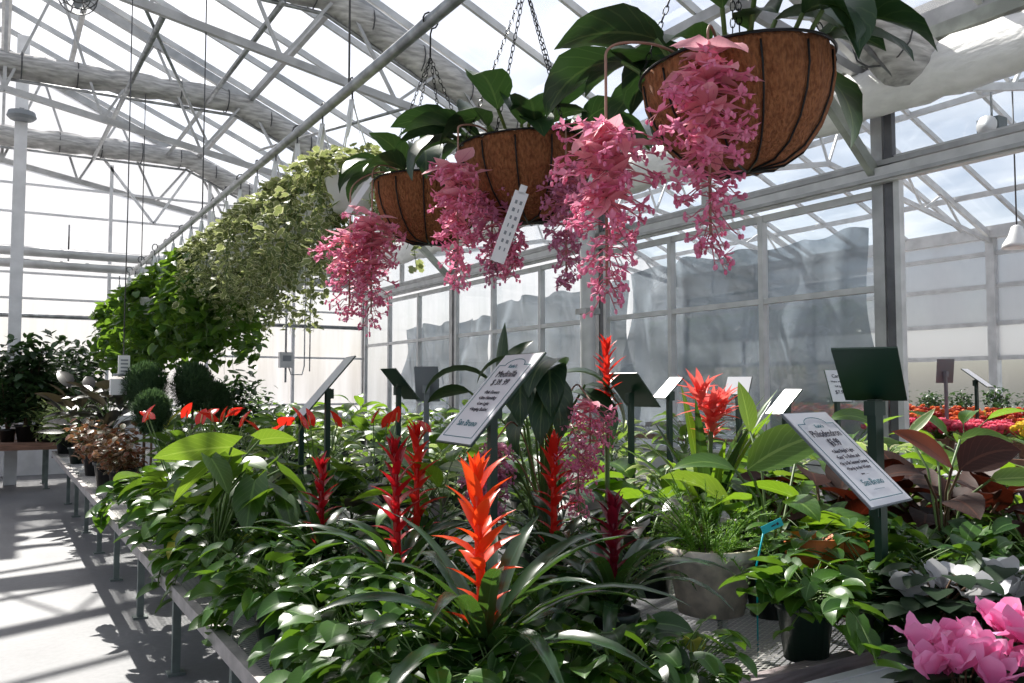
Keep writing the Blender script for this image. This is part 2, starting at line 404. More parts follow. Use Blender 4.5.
def empty(name, label=None, cat=None, loc=(0, 0, 0), group=None, rz=0):
    o = bpy.data.objects.new(name, None); COL.objects.link(o); o.empty_display_size = .1
    o.location = loc; o.rotation_euler = (0, 0, rz)
    tag(o, label, cat, group); return o
def tag(o, label=None, cat=None, group=None, kind=None):
    if label: o['label'] = label
    if cat: o['category'] = cat
    if group: o['group'] = group
    if kind: o['kind'] = kind
    return o
CH = {}
def copy_tree(o, parent=None):
    c = o.copy(); COL.objects.link(c)
    if parent is not None: c.parent = parent
    for ch in [x for x in ALL_CHILDREN(o)]: copy_tree(ch, c)
    return c
def ALL_CHILDREN(o): return list(o.children)
def place(proto, loc, rz, label, group=None, s=1.0, cat=None):
    """first use moves the prototype itself, later uses copy it and its parts"""
    root = proto['root']
    if proto.get('used'): root = copy_tree(root)
    proto['used'] = True
    root.location = loc; root.rotation_euler = (0, 0, rz); root.scale = (s, s, s)
    root['label'] = label
    if group: root['group'] = group
    if cat: root['category'] = cat
    return root
def struct(o, label=None):
    o['kind'] = 'structure'
    if label: o['label'] = label
    return o
ORD = ['first', 'second', 'third', 'fourth', 'fifth', 'sixth', 'seventh', 'eighth', 'ninth', 'tenth', 'eleventh', 'twelfth', 'thirteenth', 'fourteenth', 'fifteenth', 'sixteenth', 'seventeenth', 'eighteenth', 'nineteenth', 'twentieth']

# ------------------------------------------------------------------ the setting
EX = 6.0; EZ = 3.95                      # eave of the house
COLY = [-3.2, .5, 4.2, 7.9, 11.6, 15.3]
RZ = EZ + .44*EX                         # ridge height
EY = 15.3
b = MB(); b.add([(-6, -3.2, 0), (6, -3.2, 0), (6, EY, 0), (-6, EY, 0)], [(0, 1, 2, 3)], 'concrete', smooth=False)
struct(b.build('floor'))
b = MB(); b.add([(-40, -15, -.02), (50, -15, -.02), (50, 60, -.02), (-40, 60, -.02)], [(0, 1, 2, 3)], 'ground', smooth=False)
struct(b.build('ground'))
b = MB()
for s in (1, -1):
    b.add([(s*EX, -3.2, EZ+.12), (0, -3.2, RZ+.12), (0, EY, RZ+.12), (s*EX, EY, EZ+.12)], [(0, 1, 2, 3)], 'roof_glass', smooth=False)
struct(b.build('ceiling'))
# glazing bars and purlins of the roof
b = MB()
for s in (1, -1):
    y = -3.2
    while y < EY+.1:
        b.bar((s*EX, y, EZ+.06), (0, y, RZ+.06), .04, .07, 'alu_white'); y += .925
    for q in (.18, .52, .86):
        b.bar((s*EX*(1-q), -3.2, EZ+(RZ-EZ)*q-.02), (s*EX*(1-q), EY, EZ+(RZ-EZ)*q-.02), .06, .09, 'alu')
b.bar((0, -3.2, RZ+.05), (0, EY, RZ+.05), .12, .14, 'alu_white')
struct(b.build('roof_beam'))

def rel(x, z): return (x, H+z)
def truss(y, name='roof_truss', x0=0.0, key='alu', side=0):
    b = MB()
    ex, ez = EX-.1, EZ-.05; cz = EZ+.95
    for s in (1, -1):
        b.bar((x0+s*ex, y, ez), (x0, y, RZ-.05), .06, .11, key)
        b.bar((x0+s*ex, y, ez-.1), (x0, y, cz), .055, .075, key)
        pts_b = [(1-q)*ex for q in (.22, .42, .62, .82, 1.0)]
        pts_t = [(1-q)*ex for q in (.10, .32, .52, .72, .91)]
        def bz(x): return ez-.1+(cz-ez+.1)*(1-x/ex)
        def tz(x): return ez+(RZ-.05-ez)*(1-x/ex)
        prev = None
        for xb, xt in zip(pts_b, pts_t):
            b.bar((x0+s*xt, y, tz(xt)), (x0+s*xb, y, bz(xb)), .03, .03, key)
            if prev is not None: b.bar((x0+s*prev, y, bz(prev)), (x0+s*xt, y, tz(xt)), .03, .03, key)
            prev = xb
    b.bar((x0, y, cz), (x0, y, RZ), .04, .04, key)
    return struct(b.build(name))
for y in COLY[1:]: truss(y)
# lengthwise braces between the trusses
def lbrace(p, q, r=.03):
    b = MB(); b.tube([p, q], r, 'galv', 8); struct(b.build('roof_brace'))
lbrace((1.2, 7.9, H+3.33), (1.27, 15.2, H+3.72)); lbrace((2.25, 7.9, H+3.68), (2.37, 15.2, H+3.9))
lbrace((1.0, 7.9, H+3.4), (2.3, 11.6, H+3.3), .018); lbrace((3.6, 7.9, H+2.9), (3.0, 11.6, H+3.25), .018)

# ---- right hand wall: columns, gutter, rails, glazed bays
for i, y in enumerate(COLY):
    b = MB()
    b.box((EX, y, EZ/2), (.10, .10, EZ), 'alu')
    b.box((EX-.02, y-.10, EZ/2), (.05, .07, EZ-.2), 'alu_dark')
    b.box((EX-.03, y-.17, 1.6), (.06, .05, 3.0), 'alu_white')
    b.bar((EX-.08, y, 3.05), (EX-1.0, y, 3.88), .06, .09, 'gutter')
    struct(b.build('wall_column'))
b = MB(); b.box((EX+.02, 6, EZ+.06), (.30, 18.6, .12), 'gutter'); b.box((EX-.14, 6, EZ+.16), (.04, 18.6, .20), 'alu'); b.box((EX-.10, 6, EZ-.07), (.05, 18.6, .07), 'alu_white')
b.box((EX-.22, 6, EZ-.02), (.06, 18.6, .10), 'gutter')
struct(b.build('wall_gutter'))
b = MB(); b.box((EX-.08, 6, 3.02), (.08, 18.6, .12), 'alu_white'); b.box((EX-.13, 6, 2.99), (.03, 18.6, .03), 'alu'); b.box((EX-.06, 6, 3.12), (.06, 18.6, .04), 'alu')
struct(b.build('wall_rail'))
wn = 0
for k in range(1, len(COLY)-1):
    y0, y1 = COLY[k], COLY[k+1]
    # upper lights
    wn += 1
    b = MB()
    b.box((EX, (y0+y1)/2, 3.15), (.05, y1-y0-.2, .05), 'alu_white'); b.box((EX, (y0+y1)/2, EZ-.03), (.05, y1-y0-.2, .05), 'alu_white')
    b.box((EX, (y0+y1)/2+.1, 3.5), (.06, .07, .8), 'alu_white')
    w = struct(b.build('window_%d' % wn))
    q = MB(); q.add([(EX+.01, y0+.08, 3.1), (EX+.01, y1-.08, 3.1), (EX+.01, y1-.08, EZ), (EX+.01, y0+.08, EZ)], [(0, 1, 2, 3)], 'glass', smooth=False); q.build('pane', w)
    if k == 1: continue                 # an open way through to the next house
    wn += 1
    b = MB()
    b.box((EX, (y0+y1)/2, 2.90), (.05, y1-y0-.12, .06), 'alu_white'); b.box((EX, (y0+y1)/2, 2.14), (.06, y1-y0-.12, .05), 'alu_white'); b.box((EX, (y0+y1)/2, .72), (.05, y1-y0-.12, .06), 'alu_white')
    for j in (1, 2):
        b.box((EX, y0+(y1-y0)*j/3, 1.8), (.07, .055, 2.25), 'alu_white')
    w = struct(b.build('window_%d' % wn))
    q = MB()
    for j in range(3):
        a = y0+(y1-y0)*j/3+.03; c = y0+(y1-y0)*(j+1)/3-.03
        for (z0, z1) in ((.74, 2.12), (2.17, 2.88)):
            q.add([(EX+.01, a, z0), (EX+.01, c, z0), (EX+.01, c, z1), (EX+.01, a, z1)], [(0, 1, 2, 3)], 'glass', smooth=False)
    q.build('pane', w)
b = MB()
for k in range(2, len(COLY)-1): b.box((EX, (COLY[k]+COLY[k+1])/2, .35), (.05, COLY[k+1]-COLY[k]-.3, .7), 'alu_white')
struct(b.build('wall_right'))
# free standing round post inside the second column
b = MB(); b.lathe([(.085, 0), (.085, 4.2)], 'alu_white', (5.62, 7.62, 0), 14); b.box((5.62, 7.62, 2.2), (.2, .2, .06), 'alu')
struct(b.build('wall_post'))

# ---- end wall of white twin-wall sheets with girts, conduits and posts
b = MB()
b.add([(-6, EY, 0), (6, EY, 0), (6, EY, EZ), (0, EY, RZ), (-6, EY, EZ)], [(0, 1, 2, 3, 4)], 'end_poly', smooth=False)
struct(b.build('wall_end'))
b = MB()
for z in (1.05, 1.9, 2.75, 3.15, 3.55, 4.1, 4.55, 5.2):
    hw = 6 if z < EZ else (RZ-z)/.44
    b.box((0, EY-.06, z), (2*hw, .04, .035), 'alu_bright')
for x in [-4.5, -3, -1.5, 1.55, 3.1, 4.6]:
    b.box((x, EY-.09, 2.5), (.05, .06, 5.0), 'alu_bright')
b.box((0, EY-.05, .45), (12, .06, .9), 'alu_bright')
for s in (-1, 1):
    for x0, x1 in ((1.3, 2.2), (2.9, 2.2), (2.9, 3.7), (4.4, 3.7)):
        b.bar((s*x0, EY-.1, 5.25 if x0 < 3 else 4.5), (s*x1, EY-.1, 4.1), .04, .04, 'alu_bright')
struct(b.build('wall_end_frame'))
b = MB(); b.box((.22, 13.9, 3.2), (.16, .16, 6.4), 'alu_bright'); b.box((.22, 13.9, 5.9), (.9, .1, .08), 'alu'); struct(b.build('ridge_post'))
# left wall, out of the frame
b = MB()
for y in COLY: b.box((-EX, y, EZ/2), (.13, .13, EZ), 'alu_white')
for z in (.7, 3.0, EZ): b.box((-EX, 6, z), (.06, 18.6, .1), 'alu_white')
struct(b.build('wall_left'))
b = MB(); b.add([(-EX, -3.2, 0), (-EX, EY, 0), (-EX, EY, EZ), (-EX, -3.2, EZ)], [(0, 1, 2, 3)], 'glass', smooth=False); struct(b.build('window_20'))

# ---- the next house, seen through the right hand wall
NX = 14.2; NR = 10.1
b = MB()
b.add([(EX+.2, -3.2, EZ+.12), (NR, -3.2, 5.75), (NR, EY, 5.75), (EX+.2, EY, EZ+.12)], [(0, 1, 2, 3)], 'roof_glass', smooth=False)
b.add([(NX, -3.2, EZ+.12), (NR, -3.2, 5.75), (NR, EY, 5.75), (NX, EY, EZ+.12)], [(0, 1, 2, 3)], 'roof_glass', smooth=False)
struct(b.build('ceiling'))
b = MB()
y = -3.2
while y < EY+.1:
    b.bar((EX+.2, y, EZ+.06), (NR, y, 5.69), .05, .07, 'alu_white'); b.bar((NX, y, EZ+.06), (NR, y, 5.69), .05, .07, 'alu_white'); y += 1.05
for q in (.25, .5, .75, 1.0):
    for xa in (EX+.2, NX):
        x = xa+(NR-xa)*q; z = EZ+(5.69-EZ)*q; b.bar((x, -3.2, z), (x, EY, z), .06, .08, 'alu_white')
b.box((NX, 6, EZ), (.2, 18.6, .2), 'alu_white')
struct(b.build('roof_beam'))
for y in COLY[1:]:
    b = MB(); cz = EZ+.35
    for xa, s in ((EX+.25, 1), (NX-.05, -1)):
        b.bar((xa, y, EZ-.05), (NR, y, 5.6), .06, .1, 'alu_white'); b.bar((xa, y, EZ-.15), (NR, y, cz+.25), .05, .07, 'alu_white')
        for q0, q1 in ((.2, .32), (.45, .32), (.45, .6), (.75, .6), (.75, .9), (1, .9)):
            xb = xa+(NR-xa)*q0; xt = xa+(NR-xa)*q1
            b.bar((xb, y, EZ-.15+(cz+.25-EZ+.15)*q0), (xt, y, EZ-.05+(5.6-EZ+.05)*q1), .03, .03, 'alu_white')
    struct(b.build('roof_truss'))
b = MB()
for y in COLY: b.box((NX, y, EZ/2), (.14, .14, EZ), 'alu_white')
y = -3.2
while y < EY: b.box((NX, y, 1.9), (.06, .06, 3.6), 'alu_white'); y += 1.85
for z in (.9, 1.85, 2.42, 3.05, 3.6): b.box((NX, 6, z), (.07, 18.6, .07), 'alu_white')
b.box((NX, 6, .45), (.05, 18.6, .9), 'alu_white')
struct(b.build('wall_far'))
b = MB(); b.add([(NX+.02, -3.2, 1.88), (NX+.02, EY, 1.88), (NX+.02, EY, 2.4), (NX+.02, -3.2, 2.4)], [(0, 1, 2, 3)], 'white_panel', smooth=False)
b.add([(NX+.02, -3.2, 2.4), (NX+.02, EY, 2.4), (NX+.02, EY, EZ), (NX+.02, -3.2, EZ)], [(0, 1, 2, 3)], 'end_poly', smooth=False)
b.add([(NX+.02, -3.2, .9), (NX+.02, EY, .9), (NX+.02, EY, 1.85), (NX+.02, -3.2, 1.85)], [(0, 1, 2, 3)], 'glass', smooth=False)
struct(b.build('window_21'))
b = MB(); b.add([(EX, EY, 0), (NX, EY, 0), (NX, EY, EZ), (NR, EY, 5.7), (EX, EY, EZ)], [(0, 1, 2, 3, 4)], 'end_poly', smooth=False); struct(b.build('wall_end_beyond'))

# ------------------------------------------------------------------ gathered shade cloths, sheets, pipes
def wavy_tube(path, rad, key, sides=14, lump=.12, flat=.8, step=.12):
    """a gathered roll of cloth along a polyline"""
    pts = []
    for a, c in zip(path[:-1], path[1:]):
        a = np.asarray(a, float); c = np.asarray(c, float); n = max(2, int(np.linalg.norm(c-a)/step))
        for i in range(n): pts.append(a+(c-a)*i/n)
    pts.append(np.asarray(path[-1], float)); pts = np.array(pts)
    b = MB(); n = len(pts); V = []; a = np.arange(sides)*2*PI/sides
    ph = np.random.RandomState(int(abs(pts[0].sum())*10) % 999).rand(6)*6
    tg = np.gradient(pts, axis=0); tg /= np.linalg.norm(tg, axis=1)[:, None]
    for i in range(n):
        sd = np.cross(tg[i], (0, 0, 1.)); sd /= np.linalg.norm(sd); u = np.cross(sd, tg[i])
        tie = 1-.13*max(0, math.cos(i*step/.62*2*PI))**8
        rr = rad*tie*(1+lump*np.sin(3*a+ph[0]+i*.13)*.6+lump*np.sin(7*a+ph[1]-i*.07)*.5+lump*.5*math.sin(i*.9+ph[2]))
        V.append(pts[i]+(rr*np.cos(a))[:, None]*sd+(rr*flat*np.sin(a))[:, None]*u)
    f = []
    for i in range(n-1):
        for j in range(sides):
            k = (j+1) % sides; f.append((i*sides+j, i*sides+k, (i+1)*sides+k, (i+1)*sides+j))
    f.append(tuple(range(sides))[::-1]); f.append(tuple((n-1)*sides+j for j in range(sides)))
    b.add(np.concatenate(V), f, key); return b, pts
slab = {4.2: 'gathered grey shade cloth bundle sloping down to the nearest wall column', 7.9: 'gathered grey shade cloth bundle sloping down behind the middle hanging basket',
        11.6: 'gathered grey shade cloth bundle with a bend high above the hanging ivy', 15.0: 'gathered grey shade cloth bundle across the end wall, lowest of the far ones'}
for y, lb in slab.items():
    y = 3.62 if y < 5 else y; lo = .18 if y < 5 else 0
    path = [(-2.6, y+.12, H+3.9-lo), (2.7, y+.12, H+3.9-lo), (5.85, y+.12, H+2.5-lo)]
    root = empty('shade_curtain', lb, 'shade curtain', (2.7, y+.12, H+3.9), 'gathered shade curtains under the trusses')
    off = np.array(root.location)
    bb, pts = wavy_tube([np.array(p)-off for p in path], .23 if y < 5 else .19, 'shade'); bb.build('gathered_cloth', root)
    w = MB(); k = 3
    while k < len(pts):
        w.tube([pts[k]+np.array([0, (.245 if y < 5 else .2)*math.cos(a), (.2 if y < 5 else .165)*math.sin(a)]) for a in np.linspace(0, 2*PI, 13)], .008, 'bunch_wire', 4); k += 5
    w.tube([np.array(p)-off+(0, 0, -.19) for p in path], .02, 'galv', 6)
    w.build('curtain_tie', root)
# white rolled sheet along the eave
root = empty('rolled_sheet', 'long white plastic sheet rolled up under the eave above the glass wall', 'sheet', (5.74, 6, 3.63))
bb, _ = wavy_tube([(0, -6.2, 0), (0, 9.0, 0)], .12, 'sheet_white', lump=.13, flat=1.75, step=.12); bb.build('roll', root)
bb = MB(); bb.box((.06, 1.4, .20), (.03, 15.2, .03), 'alu'); bb.build('hanging_rod', root)
# plastic curtains outside the glass
def sheet(y0, y1, z0, z1, x, lb):
    nu, nv = 60, 24; V = []; uv = []
    for j in range(nv+1):
        for i in range(nu+1):
            s = i/nu; t = j/nv
            dx = .10*math.sin(s*9+t*5)*(1-t*.3)+.05*math.sin(s*23-t*11)+.03*math.sin(s*41+t*3)
            V.append((x+dx, y0+(y1-y0)*s, z0+(z1-z0)*t+.03*math.sin(s*31)*(t > .95)))
    f = [(j*(nu+1)+i, j*(nu+1)+i+1, (j+1)*(nu+1)+i+1, (j+1)*(nu+1)+i) for j in range(nv) for i in range(nu)]
    b = MB(); b.add(V, f, 'plastic_sheet'); o = b.build('plastic_curtain'); tag(o, lb, 'plastic sheet', 'plastic sheets behind the glass wall'); return o
sheet(4.85, 8.3, .1, 2.8, 6.75, 'creased clear plastic sheet hanging behind the glass bay left of the dark post')
sheet(8.32, 11.8, .1, 2.7, 6.8, 'creased clear plastic sheet hanging behind the second glass bay')
sheet(11.82, 15.2, .1, 2.5, 6.8, 'creased clear plastic sheet hanging behind the farthest glass bay')

def pipe(name, a, c, r, key, lb, cat):
    b = MB(); b.tube([a, c], r, key, 12); o = b.build(name); tag(o, lb, cat); return o
PX, PZ = 1.55, H+1.57
pp = pipe('hanging_pipe', (PX, -.5, PZ), (PX, 12.7, PZ), .028, 'galv', 'long grey steel pipe carrying the hanging baskets', 'pipe')
for y in (4.2, 7.9, 11.6): w = MB(); w.tube([(PX, y, PZ), (PX, y, 5.3)], .006, 'bunch_wire', 5); w.build('support_wire', pp)
for z, lb in ((H+2.02, 'upper of two grey heating pipes across the end wall'), (H+1.84, 'lower of two grey heating pipes across the end wall')):
    o = pipe('heating_pipe', (-4, 14.4, z), (5.6, 14.4, z), .07, 'alu_white', lb, 'pipe')
    for x in (-2.2, .9, 3.6): w = MB(); w.tube([(x, 14.4, z+.07), (x, 14.4, z+.45)], .012, 'galv', 5); w.build('pipe_hanger', o)
o = pipe('heating_pipe', (-5.9, EY-.16, H+1.12), (5.9, EY-.16, H+1.12), .035, 'galv', 'thin grey pipe across the end wall just above the far shrubs', 'pipe')

# wall control box with conduits
root = empty('control_box', 'grey control box with conduits on the white end wall', 'control box', (4.44, EY-.20, 1.85))
b = MB(); b.box((0, 0, 0), (.24, .10, .28), 'alu_white'); b.box((.01, -.055, .03), (.15, .012, .10), 'grey_plastic'); b.build('housing', root)
b = MB(); b.tube([(0, 0, .14), (0, 0, 1.0)], .02, 'galv', 6); b.tube([(.06, 0, -.14), (.1, 0, -.26), (.3, 0, -.26), (.34, 0, -.1), (.34, 0, 1.4)], .012, 'galv', 6); b.tube([(.44, 0, -.2), (.44, 0, 1.4)], .012, 'galv', 6); b.tube([(0, 0, -.14), (0, 0, -.4)], .02, 'galv', 6); b.build('conduit', root)
# circulation fan, light fixture on the post
fp = P(78, -6, 8.0)
root = empty('circulation_fan', 'round wire guarded air fan hanging high at the top left', 'fan', tuple(fp))
b = MB()
for q in (-.07, .07):
    for r in (.17, .11, .05): b.tube([(r*math.cos(a), q, r*math.sin(a)) for a in np.linspace(0, 2*PI, 21)], .006, 'bunch_wire', 4)
for a in np.linspace(0, 2*PI, 11)[:-1]: b.tube([(0, -.07, 0), (.17*math.cos(a), -.07, .17*math.sin(a)), (.17*math.cos(a), .07, .17*math.sin(a)), (0, .07, 0)], .004, 'bunch_wire', 4)
b.build('guard', root)
b = MB(); b.lathe([(0, -.05), (.045, -.04), (.045, .04), (0, .05)], 'grey_plastic'); b.tube([(0, 0, .17), (0, 0, 1.0)], .008, 'galv', 5); b.build('motor', root)
for a in range(4):
    b = MB(); b.leaf((0, 0, 0), a*PI/2, 0, .15, .09, 'grey_plastic', 'obov', bend=.1, fold=0, roll=.6); o = b.build('fan_blade', root); o.rotation_euler = (PI/2, 0, 0)
root = empty('post_light', 'flat round grey light fitting on the far left post', 'light', (.22, 13.72, H+3.85))
b = MB(); b.lathe([(0, .05), (.17, .05), (.19, -.02), (.15, -.06), (0, -.06)], 'grey_plastic', sides=18, smooth=False); b.build('housing', root)
b = MB(); b.box((0, .06, .08), (.06, .14, .06), 'galv'); b.build('bracket', root)
root = empty('air_fan', 'small dark fan box hanging in the next house above the far rail', 'fan', tuple(P(992, 127, 8.6)))
b = MB(); b.box((0, 0, 0), (.16, .22, .16), 'pot_green'); b.build('housing', root)
b = MB(); b.lathe([(.0, -.03), (.10, -.02), (.10, .04)], 'alu_white', (-.0, 0, 0), 14); q = b.build('fan_ring', root); q.rotation_euler = (0, PI/2, 0); q.location = (-.09, 0, 0)
b = MB(); b.tube([(0, 0, .08), (0, 0, .9)], .012, 'galv', 5); b.build('hanger', root)
root = empty('pendant_lamp', 'white bell shaped lamp hanging in the next house at the right edge', 'lamp', tuple(P(1017, 238, 8.4)))
b = MB(); b.lathe([(.02, .13), (.05, .11), (.08, .02), (.13, -.06), (.14, -.10), (.10, -.10), (.0, -.07)], 'white_plastic'); b.build('lamp_shade', root)
b = MB(); b.tube([(0, 0, .12), (0, 0, 1.6)], .008, 'bunch_wire', 5); b.build('cord', root)
# sensor boxes on a hanging cord
sp_ = P(119, 376, 7.0)
root = empty('sensor_box', 'white slatted sensor box hanging on a thin dark cord over the left of the bench', 'sensor', tuple(sp_))
b = MB(); b.box((.0, 0, -.09), (.13, .10, .13), 'white_plastic'); b.lathe([(.045, 0), (.055, .012), (.03, .012)], 'grey_plastic', (0, 0, 0), 14); b.build('lower_housing', root)
q = MB(); q.box((.035, 0, .09), (.085, .06, .16), 'white_plastic'); q.build('upper_housing', root)
q = MB()
for k in range(4): q.box((.035, -.033, .04+k*.03), (.055, .006, .012), 'grey_plastic')
q.lathe([(.0, 0), (.04, 0), (.045, .02), (.02, .02)], 'alu', (0, 0, 0), 12); q.build('vent_slat', root)
q = MB(); q.tube([(.03, 0, .17), (.035, 0, 1.4), (.03, 0, 5.2-sp_[2])], .005, 'bunch_wire', 5); q.build('cord', root)

# ------------------------------------------------------------------ benches
def bench(x0, x1, y0, y1, z, lb, endwood=False, legs=True, top='mesh_top', rail='bench_rail', step=1.15, cat='bench', grp=None, name='display_bench'):
    root = empty(name, lb, cat, ((x0+x1)/2, (y0+y1)/2, 0), grp); cx, cy = (x0+x1)/2, (y0+y1)/2
    b = MB(); b.box((0, 0, z-.006), (x1-x0-.04, y1-y0-.04, .006 if top == 'mesh_top' else .03), top) if top != 'mesh_top' else b.add([(x0-cx, y0-cy, z-.004), (x1-cx, y0-cy, z-.004), (x1-cx, y1-cy, z-.004), (x0-cx, y1-cy, z-.004)], [(0, 1, 2, 3)], top, smooth=False)
    b.build('bench_top', root)
    for s in (-1, 1):
        q = MB(); q.box((s*(x1-x0)/2, 0, z-.02), (.035, y1-y0, .05), rail); q.box((s*((x1-x0)/2-.02), 0, z-.05), (.06, y1-y0, .012), rail); q.build('side_rail', root)
        q = MB(); q.box((0, s*(y1-y0)/2, z-.03), (x1-x0+.03, .035 if not endwood else .045, .085), 'rail_wood' if endwood else rail); q.build('end_rail', root)
    for x in (-.33, 0, .33): q = MB(); q.box((x*(x1-x0), 0, z-.045), (.04, y1-y0-.05, .05), 'galv'); q.build('under_beam', root)
    y = y0+.35
    while y < y1:
        for s in (-1, 1):
            q = MB(); q.box((s*((x1-x0)/2-.12), y-cy, (z-.08)/2), (.036, .036, z-.08), 'bench_leg'); q.box((s*((x1-x0)/2-.12), y-cy, .006), (.08, .08, .012), 'bench_leg'); q.build('leg', root)
        y += step
    return root
bench(.65, 3.3, 1.68, 12.1, BZ, 'long mesh topped bench beside the aisle holding bromeliads and trailing plants', endwood=True)
bench(3.85, 5.5, 2.3, 12.6, BZ, 'mesh topped bench against the glass wall behind the philodendron signs')
bench(1.5, 3.6, .45, 1.56, BZ, 'white topped bench corner under the pink cyclamens', top='white_top', rail='white_top', step=.7)
bench(-2.6, .75, 12.7, 14.0, .62, 'brown wooden cross table at the far end of the aisle', top='table_wood', rail='table_wood', step=.8, cat='table', name='display_table')
bench(6.7, 8.3, 2.2, 9.5, .80, 'dark display bench in the next house holding pink and yellow flowers', rail='tray_brown', cat='bench')
bench(8.9, 10.6, 2.2, 10.5, .80, 'second display bench in the next house holding orange flowers', rail='tray_brown', cat='bench')
bench(11.2, 12.8, 2.2, 11.5, .80, 'farthest display bench in the next house holding green shrubs', rail='tray_brown', cat='bench')
# ------------------------------------------------------------------ plants
U = R.uniform
def pot(root, r=.07, h=.12, key='pot_green', square=False, soil=True):
    b = MB()
    b.lathe([(0, 0), (r*.74, 0), (r*.96, h*.86), (r*1.04, h*.87), (r*1.06, h), (r*.96, h), (r*.9, h*.85)], key, sides=4 if square else 20, smooth=not square)
    o = b.build('pot', root)
    if square: o.rotation_euler = (0, 0, PI/4)
    if soil:
        b = MB(); b.lathe([(0, h*.88), (r*.93, h*.86)], 'soil', sides=14); b.build('soil', root)
def root0(name, cat): return empty(name, None, cat)

def arc(p, az, pitch, L, bend, n=5):
    pts = [np.array(p, float)]; ds = L/n
    for i in range(n):
        a = pitch-bend*(i+.5)/n
        pts.append(pts[-1]+ds*np.array([math.cos(a)*math.cos(az), math.cos(a)*math.sin(az), math.sin(a)]))
    return pts, pitch-bend

def trailing(key='l_pothos', n=60, spread=.19, hh=.20, L=.085, potk='pot_green', trail=0, r=.07, name='trailing_philodendron', cat='plant', yellow=0, ph=.11):
    root = root0(name, cat); pot(root, r, ph, potk)
    b = MB(); s = MB()
    for i in range(n):
        az = U(0, 2*PI); pit = U(.15, 1.35); ln = U(.5, 1)*(spread if pit < .9 else hh)
        pts, e = arc((U(-.03, .03), U(-.03, .03), ph*.9), az, pit, ln, U(.2, 1.1))
        s.tube(pts, .0025, 'stem', 3, cap=False)
        q = L*U(.7, 1.2); b.leaf(pts[-1], az+U(-.8, .8), U(-.5, .5), q, q*U(.7, .85), key, 'heart', bend=U(.3, 1.0), fold=U(.1, .45), roll=U(-.6, .6))
    for i in range(trail):
        az = U(0, 2*PI); pts, e = arc((0, 0, ph), az, U(.3, .8), U(.25, .42), U(1.7, 2.4), 9)
        s.tube(pts, .003, 'stem', 4, cap=False)
        for p in pts[3:]:
            a2 = az+U(-1.6, 1.6); q = L*U(.7, 1.25); b.leaf(p, a2, U(-.9, .2), q, q*.78, key, 'heart', bend=U(.2, .8), fold=U(.1, .4), roll=U(-.5, .5))
    for i in range(yellow):
        az = U(0, 2*PI); b.leaf((.13*math.cos(az), .13*math.sin(az), U(.1, .2)), az, U(-.9, .1), L*1.1, L*.85, 'l_yellow', 'heart', bend=.5, fold=.3)
    s.build('stems', root); b.build('foliage', root)
    return dict(root=root)

def spike(b, z0, z1, key, w=.085, n=34, p=(0, 0), lean=(0, 0), top=1.0, dense=1.0):
    """coloured bracts up a flower stalk"""
    Hh = z1-z0
    def ax(t): return np.array([p[0]+lean[0]*t, p[1]+lean[1]*t, z0+Hh*.86*t])
    b.tube([ax(t) for t in np.linspace(0, 1, 6)], [.012, .012, .012, .011, .010, .006], key, 6)
    for i in range(n):
        t = (i/n)**.85; az = i*2.39996+U(-.2, .2)
        l = w*(1.1-.2*t)*U(.8, 1.2)*(1.3 if .35 < t < .9 else 1)
        pit = 1.2-.45*math.sin(PI*min(1, t*1.1))+.2*t
        b.leaf(ax(t), az, pit, l*1.35, l*.42, key, 'lance', bend=U(.3, 1.0)*(1-.3*t), fold=.4, n=5)
    for i in range(9): b.leaf(ax(.93), i*2.4, U(1.0, 1.45), w*1.1, w*.3, key, 'lance', bend=U(-.1, .5), fold=.4, n=4)

def guzmania(fkey, h=.62, L=.42, nl=20, heads=((0, 0, 0, 0),), w=.085, lk='l_guz', base=.26, W=.046, potr=.075, name='bromeliad', n=34, z0=.17):
    root = root0(name, 'bromeliad'); pot(root, potr, .14, 'pot_green')
    b = MB()
    for i in range(nl):
        az = i*2.39996; t = i/nl
        b.leaf((.012*math.cos(az), .012*math.sin(az), .13+.06*t), az, 1.25-.55*(1-t)*U(.6, 1.2), L*U(.8, 1.1)*(1-.25*t), W*U(.85, 1.15), lk, 'strap', bend=U(1.2, 2.1)*(1-.35*t), fold=.35, n=9, roll=U(-.25, .25), curlpow=1.2)
    b.build('foliage', root)
    for (dx, dy, lx, ly) in heads:
        f = MB()
        if z0 > .2: f.tube([(0, 0, .15), (dx, dy, z0)], .010, 'stem', 6)
        spike(f, z0, h*U(.97, 1.03), fkey, w*.76, int(n*.9), (dx, dy), (lx, ly)); f.build('flower_spike', root)
    return dict(root=root)

